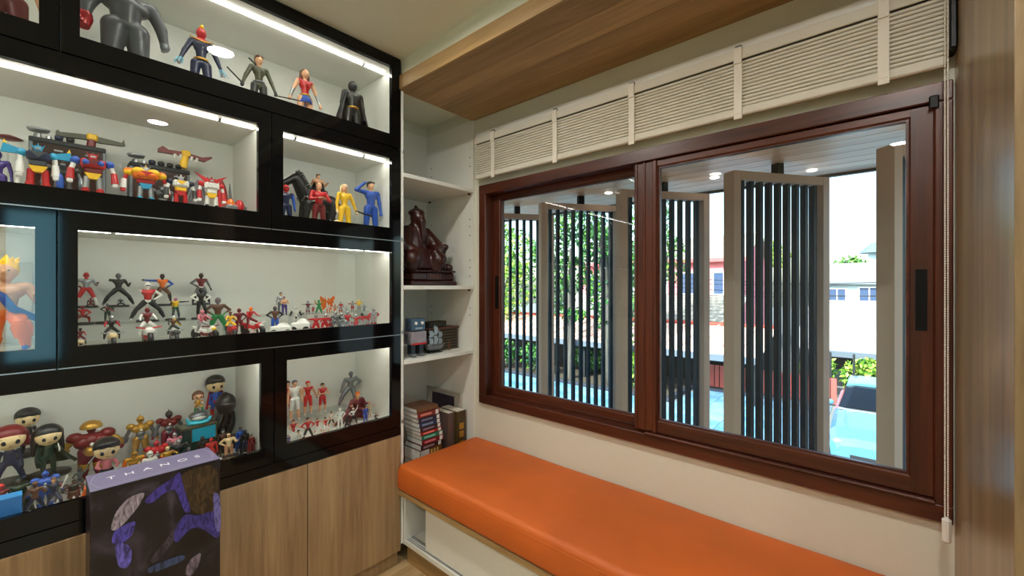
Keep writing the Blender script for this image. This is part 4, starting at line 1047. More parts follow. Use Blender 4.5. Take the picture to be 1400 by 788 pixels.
def wrist_glow(t, J, sc, bz):
    for i in (0, 1):
        w, d = J['w%d' % i], J['f%d' % i] - J['w%d' % i]; b = B()
        for k in range(5):
            a = k * 2 * PI / 5; b.tube([tuple(w - d * .6 + V3(math.cos(a), math.sin(a), 0) * .02 * sc), tuple(w + d * (1.6 + .3 * (k % 2)) + V3(math.cos(a), math.sin(a), 0) * .045 * sc)], [.014 * sc, .004 * sc], 5)
        obj('wrist_burst', b, plain((150, 205, 226), .15), t, 'pale blue translucent burst')
    obj('shoulder_trim', B().tube([tuple(J['s1'] + V3(.03, -.02, .045) * sc), tuple(J['nk'] + V3(.085, 0, -.055) * sc), tuple(J['s0'] + V3(.03, .02, .045) * sc)], .009 * sc, 6), pm('G'), t, 'gold trim')
    obj('collar', B().ell(tuple(J['nk'] + V3(.0, 0, -.02) * sc), tuple(V3(.055, .09, .035) * sc)), pm('r'), t, 'red collar')
figure(275, 33, -1.86, R1, 'rnnsnnnr', 'navy-suited figurine with a yellow-tufted red mask, top row', arms='out', slim=True, hair=('tuft', 'y'), extra=wrist_glow, belt='G', eyes=True)
figure(354, 76, -1.86, R1, 'tOOkOKKk', 'olive-black suited figurine holding two thin batons, top row', arms='out', slim=True, hair=('short', 'u'), belt='g',
       extra=both(stick('k', lambda J, s: J['f1'] + V3(0, .03, .0) * s, lambda J, s: J['f1'] + V3(.06, -.20, .15) * s, .0028), stick('k', lambda J, s: J['f0'] + V3(0, -.03, -.02) * s, lambda J, s: J['f0'] + V3(.06, .32, .0) * s, .0028), stick('k', lambda J, s: J['s1'] + V3(-.05, -.02, .14) * s, lambda J, s: J['s0'] + V3(-.05, 0, -.02) * s, .003)))
figure(417, 95, -1.86, R1, 'trtttttrs', 'long-haired figurine with red bodice and blue skirt, top row', arms='out', slim=True, hair=('long', 'u'), belt='G',
       extra=lambda t, J, sc, bz: obj('skirt', B().lathe([(.06 * sc, .04 * sc), (.075 * sc, .03 * sc), (.105 * sc, -.075 * sc), (.095 * sc, -.078 * sc), (.06 * sc, .0)], tuple(J['hip']), 20), pm('b'), t, 'blue skirt'))
figure(482, 112, -1.86, R1, 'kKkkkKkk', 'black-suited figurine wrapped in a wide black cape, top row', arms=('down', 'down'), build=1.15, cape=('k', dict(wide=.34, drop=.02, wrap=118)), belt='G', eyes=False, hair=('helmet', 'k'))

# ---- second row, wide cabinet: toy robots, brown cases and their bows
figure(-3, 206, -1.86, R2, 'vvvvvvku', 'dark purple figurine half cut by the left photo edge, robot row', h=.15)
def saucer():
    p = atx(11, 189, -1.96); t = thing('toy_saucer', 'small dark red toy saucer on a clear stem, robot row', 'toy', (-1.96, p.y, R2))
    obj('disc', B().lathe([(0, -.006), (.02, -.004), (.031, 0), (.02, .005), (.01, .009), (0, .010)], (0, 0, p.z - R2), 20), pm('R'), t)
    obj('stem', B().cyl((0, 0, .003), (0, 0, p.z - R2 - .005), .002, n=6).lathe([(0, 0), (.018, 0), (.018, .003), (0, .003)], n=14), M['acrylic'], t)
saucer()
def shield_arm(t, H, part):
    part('blade', [('p', [(-.235, .47), (-.19, .47), (-.20, .06), (-.22, .06)], -.02, .02)], ['w']); part('shield', [('e', (.04, .235, .42), (.03, .05, .15))], ['b'])
robot(52, 196, -1.84, R2, 'blue robot with winged shoulders and red legs, left in the robot row', head='c', chest='n', mid='l', pelvis='y', arm='w', fore='w', thigh='r', shin='r', foot='r', shoulder='c', crest='c', wings='c', extra=shield_arm, armlift=.0, bulk=.92)
robot(127, 208, -1.83, R2, 'crimson robot with blue shoulders and crown-like crest, robot row', head='r', chest='r', mid='R', pelvis='y', arm='w', fore='r', thigh='s', shin='r', foot='r', shoulder='b', crest='u', bulk=1.12, armlift=.25,
      extra=lambda t, H, part: part('chest_pod', [('e', (.10, s * .085, .80), (.045, .05, .05)) for s in (1, -1)], ['b', 'b']))
robot(86, 219, -1.92, R2, 'small charcoal robot standing behind the blue and crimson ones', head='K', chest='g', mid='K', pelvis='K', arm='S', fore='S', thigh='S', shin='K', foot='K', shoulder='K', crest='u')
robot(199, 226, -1.84, R2, 'stocky robot in orange armour with bright blue feet', head='s', chest='o', mid='r', pelvis='c', arm='r', fore='w', thigh='s', shin='s', foot='c', shoulder='y', crest='y', bulk=1.35, armlift=.3,
      extra=lambda t, H, part: part('armour_plate', [('e', (.06, s * .11, .855), (.09, .10, .07)) for s in (1, -1)] + [('e', (.12, s * .07, .79), (.05, .08, .06)) for s in (1, -1)] + [('e', (.0, s * .24, .84), (.07, .08, .065)) for s in (1, -1)], ['y', 'y', 'o', 'o', 'o', 'o']))
robot(222, 254, -1.93, R2, 'small grey robot half hidden behind the orange-armoured one', head='g', chest='g', mid='K', pelvis='g', arm='S', fore='S', thigh='S', shin='g', foot='g', shoulder='g', crest='g')
robot(247, 239, -1.83, R2, 'white-chested robot with red legs in front of the second brown case', head='s', chest='w', mid='y', pelvis='r', arm='w', fore='K', thigh='r', shin='r', foot='r', shoulder='n', crest='w', bulk=1.05)
robot(289, 242, -1.83, R2, 'red and white robot standing before two upright shields', head='r', chest='w', mid='w', pelvis='y', arm='w', fore='r', thigh='w', shin='w', foot='k', shoulder='r', crest='r', bulk=1.0, armlift=.1,
      extra=lambda t, H, part: part('horn', [('p', [(s * .02, .93), (s * .30, 1.06), (s * .10, .86)], -.03, .0) for s in (1, -1)], ['r', 'r']))
def shield(px, top, X, col, label, wdt):
    p = atx(px, top, X); H = p.z - R2
    t = thing('toy_shield', label, 'toy', (X, p.y, R2))
    n = 12; pts = [(-wdt * math.cos(a) * (1 if True else 0), H * .45 - H * .45 * math.sin(a)) for a in np.linspace(0, PI, n)] + [(wdt * .85, H * .6), (wdt * .45, H * .86), (0, H), (-wdt * .45, H * .86), (-wdt * .85, H * .6)]
    obj('plate', B().prism(pts, -.006, .004), pm(col), t); obj('rim', B().tube([(.003, q[0] * .98, q[1]) for q in pts[n:] + pts[:1]], .0035, 6), pm('S' if col == 'g' else 'R'), t)
shield(270, 246, -1.93, 'g', 'tall grey toy shield left of the red and white robot', .034)
shield(303, 246, -1.93, 'r', 'tall red toy shield right of the red and white robot', .022)
def fin():
    p = atx(314, 251, -1.94); t = thing('toy_fin', 'upright grey fin-shaped blade at the right end of the robot row', 'toy', (-1.94, p.y, R2)); H = p.z - R2
    obj('blade', B().prism([(-.008, .004), (.03, .004), (.012, H * .5), (.0, H)], -.005, .005), pm('g'), t); obj('foot', B().box((-.015, -.012, 0), (.015, .034, .006), 0, .002), pm('K'), t)
    p = atx(320, 274, -1.80); t = thing('toy_vehicle', 'low grey and red toy vehicle at the right end of the robot row', 'toy', (-1.80, p.y, R2)); H = p.z - R2
    obj('hull', blob('hull', [('b', V3(0, 0, H * .45), V3(.035, .034, H * .3), .008, 0), ('e', V3(.02, .012, H * .7), V3(.02, .015, H * .3), 1), ('e', V3(.02, -.016, H * .75), V3(.012, .012, H * .25), 2)], .0026, .004, [pm('g'), pm('r'), pm('o')]), [], t)
    for a in (-1, 1):
        for c in (-1, 1): obj('wheel', B().cyl((a * .024, c * .030, .011), (a * .024, c * .042, .011), .011, n=12), pm('k'), t)
fin()
def case(px0, px1, top, X, label, nknob):
    a, c = atx(px0, top, X), atx(px1, 300, X); z = a.z - R2; w_ = c.y - a.y
    t = thing('toy_case', label, 'toy case', (X, a.y, R2))
    br = plain((58, 34, 28), .2, 0, 'brown_case'); bk = pm('k')
    obj('shell', B().box((-.03, 0, 0), (.03, w_, z), 0, .004), br, t)
    obj('lid', B().box((-.033, -.003, z - .012), (.033, w_ + .003, z + .004), 0, .003), bk, t); obj('side', B().box((-.032, -.003, 0), (.032, .006, z - .012), 0, .002), pm('S'), t); obj('side', B().box((-.032, w_ - .006, 0), (.032, w_ + .003, z - .012), 0, .002), pm('S'), t)
    for k in range(2): obj('vent', B().box((.0302, w_ * (.3 + .42 * k), z * .86), (.0325, w_ * (.42 + .42 * k), z * .885), 0, .0008), pm('s'), t)
    tu = B(); tu.cyl((0, .018, z + .004), (0, .018, z + .022), .010, .006, 12); tu.lathe([(0, 0), (.022, .004), (.026, .012), (.020, .012), (0, .006)], (0, .018, z + .024), 18); tu.cyl((0, .040, z + .004), (0, .040, z + .018), .009, .007, 12); tu.tube([(-.01, .005, z + .004), (0, .012, z + .022)], .003, 6)
    obj('dish', tu, pm('s'), t, 'silver dish on top')
    for k in range(nknob): obj('knob', B().cyl((0, .062 + k * .026, z + .004), (0, .062 + k * .026, z + .012), .006, n=10).lathe([(.006, 0), (.010, .004), (.010, .014), (.006, .017), (0, .016)], (0, .062 + k * .026, z + .010), 14), pm('n' if k == 0 else 'k'), t)
case(41, 142, 190, -2.02, 'brown toy case with two knobs behind the blue and crimson robots', 2)
case(177, 256, 224, -2.02, 'brown toy case with four knobs behind the orange-armoured robot', 4)
def bow(pts_l, pts_r, hand0, hand1, X, wcol, hcol, rcol, label, ribs):
    base = atx(hand1[0], hand1[1], X); t = thing('toy_bow', label, 'toy', (X, base.y, base.z))
    L = lambda q: (atx(q[0], q[1], X).y - base.y, atx(q[0], q[1], X).z - base.z)
    for pts in (pts_l, pts_r): obj('limb', B().prism([L(q) for q in pts], -.008, .008), pm(wcol), t)
    a, c = L(hand0), L(hand1)
    obj('handle', B().box((-.010, a[0] - .014, a[1] - .012), (.012, a[0] + .014, a[1] + .010), 0, .004), pm(hcol), t)
    obj('stock', B().tube([(0, a[0], a[1]), (0, c[0], c[1])], [.011, .013], 10), pm(rcol), t)
    if ribs:
        for q in ribs: u = L(q); obj('bolt', B().tube([(.004, u[0], u[1]), (.006, u[0] - .003, u[1] - .018)], [.006, .003], 8), pm('w'), t)
bow([(126, 186), (112, 184), (82, 181), (79, 178), (76, 180), (76, 186), (110, 190), (126, 193)], [(126, 186), (138, 189), (166, 196), (169, 192), (171, 200), (165, 200), (136, 196), (126, 193)], (126, 188), (123, 214), -2.02, 'O', 'y', 'R', 'toy bow with dark swept wings above the crimson robot', None)
bow([(253, 209), (230, 205), (222, 200), (216, 203), (216, 208), (224, 209), (253, 214)], [(253, 209), (276, 216), (288, 215), (290, 217), (280, 222), (270, 219), (253, 214)], (254, 210), (250, 230), -2.02, 'R', 'y', 'y', 'toy bow with dark red limbs and yellow grip above the brown case', [(239, 211), (247, 212), (262, 215), (269, 217)])

# ---- second row, small cabinet
def horse():
    X = -1.98; p = atx(436, 300, X); t = thing('horse_figure', 'large black horse figure with silver-studded harness, behind the red and yellow figures', 'horse figure', (X, p.y, R2), math.radians(-82))
    s = .235
    P = [('e', V3(0, 0, .60), V3(.30, .13, .15), 0), ('e', V3(.20, 0, .62), V3(.15, .125, .17), 0), ('e', V3(-.22, 0, .63), V3(.15, .13, .15), 0),
         ('c', V3(.26, 0, .68), V3(.42, 0, .95), .12, .085, 0), ('c', V3(.42, 0, .97), V3(.60, 0, .86), .075, .05, 0), ('c', V3(.58, 0, .86), V3(.66, 0, .80), .05, .042, 0)]
    for sy in (1, -1):
        P += [('c', V3(.40, sy * .03, 1.03), V3(.385, sy * .045, 1.12), .022, .008, 0)]
        P += [('c', V3(.24, sy * .08, .55), V3(.28, sy * .085, .32), .062, .04, 0), ('c', V3(.28, sy * .085, .32), V3(.26, sy * .085, .06), .032, .026, 0), ('c', V3(.26, sy * .085, .05), V3(.285, sy * .085, .02), .036, .04, 0)]
        P += [('c', V3(-.25, sy * .08, .58), V3(-.20, sy * .09, .38), .085, .05, 0), ('c', V3(-.20, sy * .09, .38), V3(-.30, sy * .09, .24), .042, .03, 0), ('c', V3(-.30, sy * .09, .24), V3(-.27, sy * .09, .06), .028, .025, 0), ('c', V3(-.27, sy * .09, .05), V3(-.245, sy * .09, .02), .034, .038, 0)]
    P = [(q[0],) + tuple(v * s * 1.12 if isinstance(v, (np.ndarray, float)) and not isinstance(v, bool) else v for v in q[1:]) for q in P]
    obj('body', blob('body', P, .0034, .006, [plain((16, 16, 18), .4)]), [], t)
    k = s * 1.12; mn = B()
    for i in range(14):
        u = i / 13; c = V3(.24 + .17 * u, 0, .80 + .25 * u) * k; mn.tube([tuple(c), tuple(c + V3(-.06, .02 * (-1) ** i, .05) * k), tuple(c + V3(-.11, .03 * (-1) ** i, .03) * k)], [.02 * k, .018 * k, .004 * k], 6)
    obj('mane', mn, pm('K'), t); tl = B().tube([(-.36 * k, 0, .68 * k), (-.45 * k, 0, .58 * k), (-.46 * k, 0, .3 * k)], [.03 * k, .045 * k, .01 * k], 8); obj('tail', tl, pm('k'), t)
    hn = B()
    for i in range(7):
        a = -1.1 + 2.2 * i / 6; hn.ell((.335 * k + .0 * k, math.sin(a) * .135 * k, (.60 + .10 * (1 - math.cos(a))) * k), (.012 * k, .016 * k, .016 * k), n=8, m=6); hn.ell((.10 * k + .19 * k * i / 6, .125 * k, (.66 - .06 * math.sin(PI * i / 6)) * k), (.016 * k, .012 * k, .016 * k), n=8, m=6); hn.ell((.10 * k + .19 * k * i / 6, -.128 * k, (.66 - .06 * math.sin(PI * i / 6)) * k), (.016 * k, .012 * k, .016 * k), n=8, m=6)
    obj('harness_studs', hn, pm('s'), t, 'row of silver studs')
    return k
kH = horse()
figure(435, 244, -1.985, R2 + .66 * kH, 'tttttkkk', 'bare-chested black-haired rider sitting on the black horse', arms=('fist', 'fist'), legs='ride', hair=('short', 'k'), cape=('k', dict(wide=.30, drop=.05, wrap=95)), build=1.2, h=.125, eyes=False)
figure(391, 253, -1.80, R2, 'rnbbnnbk', 'dark blue suited figurine with red head beside the black horse', arms='down', build=1.1, hair=('helmet', 'r'))
figure(436, 250, -1.80, R2, 'trrTRRRR', 'red-suited bald figurine with folded bare forearms', arms='cross', build=1.12, eyes=True)['label'] = 'red-suited bald figurine with folded arms in front of the black horse'
def serpent():
    p = atx(436, 292, -1.775); t = thing('serpent_figure', 'golden coiled serpent figure at the feet of the red-suited figurine', 'serpent figure', (-1.775, p.y, R2))
    pts = [(.0 + .012 * math.sin(a * 1.3), -.075 + .15 * a / 9, .014 + .012 * abs(math.sin(a * .9)) + (.02 if a > 8 else 0)) for a in np.linspace(0, 9, 26)]
    obj('body', B().tube(pts, [.004 + .008 * math.sin(PI * min(1, .15 + i / 27)) for i in range(26)], 8), pm('G'), t); obj('head', B().ell((pts[-1][0] + .004, pts[-1][1] + .006, pts[-1][2] + .004), (.012, .016, .010)), pm('C'), t)
    obj('coil', B().tube([(-.015 + .022 * math.cos(a), -.055 + .026 * math.sin(a), .034 + .004 * math.sin(2 * a)) for a in np.linspace(0, 2 * PI, 18)], .006, 8), pm('K'), t)
serpent()
figure(471, 252, -1.82, R2, 'tyyCyyyk', 'yellow jumpsuit figurine with long blond hair and a rifle', arms=('out', 'down'), hair=('long', 'C'), slim=True, build=1.1, extra=stick('k', lambda J, s: J['f0'] + V3(0, -.03, .04) * s, lambda J, s: J['f0'] + V3(.10, .26, -.04) * s, .0045, 'rifle'))
figure(463, 287, -1.79, R2, 'snnnnnnk', 'tiny navy figurine at the feet of the yellow jumpsuit figure', hair=('helmet', 'n'), h=.045)
figure(507, 248, -1.84, R2, 'tbbbbbbb', 'royal blue jumpsuit figurine saluting at the right end', arms=('down', 'salute'), hair=('short', 'K'), build=1.1)
figure(515, 301, -1.79, R2, 'orrrrryr', 'tiny orange-red figurine beside the blue jumpsuit figure', hair=('spiky', 'o'), h=.05)

# ---- third row left: big fighter
figure(8, 349, -1.87, R3, 'ttttooob', 'large orange-clad fighter figurine with wild yellow hair, third row left', arms=('fist', 'wide'), legs=('lunge', 'rear'), build=1.3, stocky=True, hair=('spiky', 'y'), res=120, rz=-10,
       extra=lambda t, J, sc, bz: (obj('sash', B().tube([tuple(J['s1'] + V3(.06, 0, .03) * sc), tuple(J['sh'] + V3(.10, 0, -.10) * sc), tuple(J['hip'] + V3(.09, .06, .05) * sc), tuple(J['hip'] + V3(-.04, .2, -.06) * sc), tuple(J['hip'] + V3(-.12, .3, -.12) * sc)], [.03 * sc, .035 * sc, .035 * sc, .03 * sc, .012 * sc], 8), pm('b'), t, 'blue sash'),
                                  obj('trouser_flare', B().tube([tuple(J['k0'] + V3(0, 0, .06) * sc), tuple(J['k0']), tuple(J['k0'] * .45 + J['a0'] * .55)], [.055 * sc, .075 * sc, .06 * sc], 12), pm('o'), t, 'loose orange trouser leg')))
pf = tag(obj('backdrop_card', B().box((XB + .0005, -.20, R3 + .01), (XB + .006, -.005, R3 + .27), 0, .001), plain((200, 198, 188), .5)), 'plain pale card standing behind the yellow-haired fighter', 'card')

# ---- third row: masked figurines.  (px, top, X, z, colours, label, options)
F3 = [
 (118, 371, -2.05, Z3A, 'rssRrrww', 'silver-chested red-legged masked figurine, leftmost on the high riser', dict(arms=('fist', 'hip'), legs='wide', hair=('antenna', 'r'), base=True)),
 (162, 374, -2.05, Z3A, 'gKkkkkkg', 'black masked figurine in a wide stance on the high riser', dict(arms=('fist', 'punch'), legs=('wider', 'wider'), hair=('helmet', 'g'), base=True)),
 (165, 403, -1.995, Z3A, 'sKssKKks', 'tiny grey figurine crouching between the wide-stance black legs', dict(legs='crouch', hair=('helmet', 's'), h=.034)),
 (124, 404, -1.995, Z3A, 'RRkkRRkk', 'tiny dark red figurine crouching before the silver-chested figurine', dict(legs='crouch', hair=('helmet', 'R'), h=.034)),
 (222, 373, -2.05, Z3A, 'Kobkuuku', 'orange-chested masked figurine with pointed helmet on the high riser', dict(arms=('hip', 'side'), legs=('lunge', 'wide'), hair=('antenna', 'K'), base=True)),
 (275, 372, -2.05, Z3A, 'kRgkwgkk', 'red-chested masked figurine in grey leggings, rightmost on the high riser', dict(arms=('out', 'hip'), legs='wide', hair=('antenna', 'K'), base=True)),
 (202, 384, -1.93, Z3B, 'wrwwwkkw', 'white-helmeted red-vested figurine with white boots, middle riser', dict(arms=('hip', 'punch'), legs='wider', hair=('crest', 'w'), base=True)),
 (240, 407, -1.93, Z3B, 'pykkednk', 'masked figurine with yellow and red chest and green fist, middle riser', dict(arms=('side', 'fist'), legs='stride', hair=('helmet', 'p'), base=True, cape=('y', dict(wide=.16, drop=.45, wrap=60)))),
 (275, 394, -1.93, Z3B, 'kkwwkkkw', 'black figurine with white side stripes, middle riser', dict(arms=('hip', 'hip'), legs=('stride', 'stand'), hair=('helmet', 'k'), base=True)),
 (147, 415, -1.93, Z3B, 'gKdrdddk', 'dark green figurine with a red scarf, middle riser', dict(arms='hip', legs='stand', hair=('helmet', 'g'), base=True, extra=lambda t, J, sc, bz: obj('scarf', B().tube([tuple(J['nk'] + V3(.05, -.09, 0) * sc), tuple(J['nk'] + V3(.05, .02, -.02) * sc), tuple(J['nk'] + V3(-.06, .16, -.08) * sc), tuple(J['nk'] + V3(-.08, .28, -.2) * sc)], [.03 * sc, .04 * sc, .035 * sc, .02 * sc], 8), pm('r'), t, 'red scarf'))),
 (113, 428, -1.93, Z3B, 'RrrkRRrk', 'dark red figurine half hidden at the left end of the middle riser', dict(arms='hip', legs='crouch', hair=('helmet', 'R'), base=True, h=.06)),
 (298, 407, -1.93, R3, 'guueeeek', 'brown-chested masked figurine with green trousers', dict(arms='hip', legs='wide', hair=('helmet', 'g'))),
 (327, 422, -1.90, R3, 'pRRRRRRk', 'dark red figurine between the red motorbikes', dict(arms='hip', hair=('helmet', 'R'))),
 (384, 400, -1.99, Z3B, 'tsssSSSk', 'dark-haired figurine in silver-grey at the back of the third row', dict(hair=('short', 'k'), arms='down')),
 (389, 406, -1.93, Z3B, 'tttTvvvk', 'bare-chested figurine in purple trousers, third row middle', dict(hair=('short', 'm'), arms='cross', build=1.2)),
 (376, 419, -1.86, R3, 'lukkubdk', 'brown-vested figurine with slate-green helmet and blue arms', dict(hair=('helmet', 'l'), arms='hip')),
 (404, 419, -1.90, R3, 'wwkkkwww', 'white-armoured trooper figurine behind the white toy vehicle', dict(hair=('helmet', 'w'), arms='fist')),
 (421, 411, -1.99, Z3B, 'smssmsms', 'silver and maroon figurine with outstretched arms, third row', dict(hair=('antenna', 's'), arms='side')),
 (436, 410, -1.94, Z3B, 'eeGeeeee', 'bright green spiky figurine, third row right', dict(hair=('spiky', 'e'), arms='up', legs='wide')),
 (466, 412, -1.94, Z3B, 'srssrsrs', 'silver-helmeted red figurine behind the silver trio', dict(hair=('antenna', 's'), arms='out')),
 (482, 411, -1.99, Z3B, 'ssrssrss', 'silver figurine with red forearms, tallest near the right end', dict(hair=('crest', 's'), arms=('side', 'side'))),
 (491, 410, -1.94, Z3B, 'yyywwssw', 'yellow-winged figurine near the right end of the third row', dict(hair=('spiky', 'y'), arms='up')),
 (498, 416, -1.93, Z3B, 'ssbsbsbs', 'silver and blue figurine near the right end of the third row', dict(hair=('crest', 's'), arms='fist')),
 (423, 437, -1.80, R3, 'srrrrrrr', 'low red figurine kneeling left of the red front group', dict(hair=('crest', 'r'), arms='fist', legs='crouch', h=.034)),
 (432, 429, -1.83, R3, 'srrsrrrr', 'red figurine with arms thrown wide, front of third row', dict(hair=('crest', 's'), arms='side', legs='wide')),
 (444, 428, -1.82, R3, 'srrrrrss', 'red figurine beside the arms-wide one, leaning forward', dict(hair=('crest', 's'), arms='fist', legs='wide', lean=.3)),
 (452, 432, -1.86, R3, 'wssssrss', 'silver figurine with red legs in the front row', dict(hair=('crest', 's'), arms='fwd')),
 (459, 424, -1.82, R3, 'sSkssSks', 'steel-grey figurine first of the silver trio in front', dict(hair=('crest', 's'), arms='fist', legs='wide')),
 (467, 427, -1.84, R3, 'ssSsSsSs', 'pale silver figurine in the middle of the silver trio', dict(hair=('crest', 's'), arms='fwd')),
 (475, 424, -1.80, R3, 'srssrsrs', 'silver figurine with red chest right of the silver trio', dict(hair=('crest', 's'), arms='fist')),
 (487, 429, -1.82, R3, 'srrsrrss', 'red and silver figurine in a boxing pose, front right', dict(hair=('crest', 's'), arms='punch')),
 (495, 428, -1.84, R3, 'krrrrssr', 'red figurine with dark head near the right end', dict(hair=('helmet', 'k'), arms=('side', 'fist'))),
 (411, 424, -1.94, Z3B, 'ssmssmss', 'silver figurine with maroon legs behind the rounded white vehicle', dict(hair=('crest', 's'), arms='fwd')),
 (428, 418, -1.98, Z3B, 'srsssrss', 'silver and red figurine left of the green spiky one', dict(hair=('crest', 's'), arms='fist')),
 (458, 416, -1.96, Z3B, 'osoosoos', 'orange and silver figurine right of the wide orange wings', dict(hair=('crest', 'o'), arms='fist')),
 (470, 432, -1.79, R3, 'sssrssss', 'low silver figurine crouching at the foot of the silver trio', dict(hair=('crest', 's'), arms='fist', legs='crouch', h=.034)),
 (474, 418, -1.97, Z3B, 'swsswsss', 'white-chested silver figurine between the red and the tallest silver ones', dict(hair=('crest', 's'), arms='hip')),
 (481, 434, -1.785, R3, 'rsrrsrrs', 'low red figurine with silver chest crouching in front of the boxing one', dict(hair=('crest', 'r'), arms='fist', legs='crouch', h=.034)),
 (503, 428, -1.86, R3, 'srrrrsrr', 'red-chested silver-headed figurine left of the lone one at the right end', dict(hair=('crest', 's'), arms='hip')),
 (511, 420, -1.83, R3, 'ssrsrsrs', 'silver and red figurine standing alone at the right end', dict(hair=('crest', 's'), arms='hip')),
]
for q in F3:
    if q[0] > 415: q[6].update(stocky=True, build=1.65)
    elif 'build' not in q[6]: q[6]['build'] = 1.15
    figure(*q[:6], **q[6])
def wing_fig():
    t = figure(449, 407, -1.98, Z3B, 'Coooowoo', 'orange figurine with broad spread wings, third row right', hair=('crest', 'o'), arms='up')
    for s in (1, -1):
        w_ = B()
        for k in range(4): w_.prism([(s * .004, .055 - .008 * k), (s * (.034 - .004 * k), .078 - .018 * k), (s * (.036 - .004 * k), .060 - .018 * k), (s * .004, .046 - .008 * k)], -.012 - .002 * k, -.009 - .002 * k)
        obj('wing', w_, pm('o'), t)
wing_fig()
bike(110, 440, -1.79, R3, 'kRrkRRkk', 'C', 'rider on a cream toy motorbike cut by the left cabinet edge', h=.068)
bike(153, 432, -1.79, R3, 'skrrdkkk', 'C', 'red-armed rider on a cream toy motorbike, front left', hair=('helmet', 's'))
bike(202, 421, -1.80, R3, 'pRwwmwww', 'w', 'maroon rider on a white winged toy trike', trim='r', hair=('helmet', 'R'), long_=.9)
bike(238, 432, -1.80, R3, 'pukkkdkw', 'K', 'rider with a yellow scarf on a black chrome toy motorbike', hair=('helmet', 'w'), cape='y')
bike(280, 424, -1.80, R3, 'spprpssw', 'w', 'rider on a white and red toy motorbike with an arched red tail', trim='R', hair=('helmet', 'p'), cape='r', long_=1.3, rz=20)
bike(316, 427, -1.80, R3, 'uyykyykk', 'r', 'brown-haired yellow-vested rider on a bright red toy motorbike', hair=('spiky', 'u'), trim='R')
bike(346, 420, -1.80, R3, 'orrrRRRk', 'r', 'orange-red rider on a red and white striped toy motorbike', trim='w', hair=('helmet', 'o'), long_=1.25, rz=15)
def toy_car(px, top, X, zb, L, W, col, trim, label, rz):
    p = atx(px, top, X); H = p.z - zb; t = thing('toy_vehicle', label, 'toy', (X, p.y, zb), math.radians(rz))
    obj('hull', blob('hull', [('b', V3(0, 0, H * .45), V3(L * .5, W * .5, H * .25), H * .12, 0), ('e', V3(L * .1, 0, H * .62), V3(L * .3, W * .36, H * .36), 0), ('e', V3(L * .42, 0, H * .4), V3(L * .14, W * .42, H * .2), 1)], H / 14, H * .12, [pm(col), pm(trim)]), [], t)
    for a in (-1, 1):
        for c in (-1, 1): obj('wheel', B().cyl((a * L * .33, c * W * .46, H * .22), (a * L * .33, c * W * .58, H * .22), H * .22, n=12), pm('k'), t)
toy_car(384, 441, -1.80, R3, .075, .03, 'w', 'R', 'low white and red toy racer in front of the brown-vested figurine', 70)
toy_car(411, 435, -1.82, R3, .07, .045, 'w', 'v', 'rounded white toy vehicle in front of the trooper figurine', 60)

# ---- lowest row, wide cabinet
def dagger(t, J, sc, bz): obj('dagger', B().tube([tuple(J['f0'] + V3(.02, 0, -.01) * sc), tuple(J['f0'] + V3(.03, .0, .06) * sc), tuple(J['f0'] + V3(.03, -.02, .16) * sc)], [.009 * sc, .012 * sc, .002 * sc], 6), pm('w'), t, 'small white dagger').location.__setitem__(2, bz)
DB = lambda r: ('k', r)
figure(13, 586, -1.91, Z4B, 'Cnnknnnn', 'red-haired big-headed figurine in a navy suit on a black disc', chibi=True, hair=('bob', 'R'), legs='wide', base=DB(.05), rz=6)
figure(38, 561, -2.035, Z4A, 'CkKCmkkk', 'big-headed figurine with dark hair and long brown-black coat', chibi=True, hair=('short', 'k'), base=DB(.05), rz=6, extra=lambda t, J, sc, bz: obj('coat', B().lathe([(.062 * sc, .03 * sc), (.075 * sc, .02 * sc), (.15 * sc, -.14 * sc), (.13 * sc, -.14 * sc), (.06 * sc, .0)], (J['hip'][0], J['hip'][1], J['hip'][2] + bz), 18), pm('m'), t))
figure(66, 584, -1.91, Z4B, 'Cddkdddk', 'big-headed figurine with long black hair and sweeping green cape', chibi=True, hair=('long', 'k'), arms=('fwd', 'down'), base=DB(.05), rz=6, cape=('d', dict(wide=.24, drop=.12, flare=(-.08, .13), wrap=115)), extra=dagger)
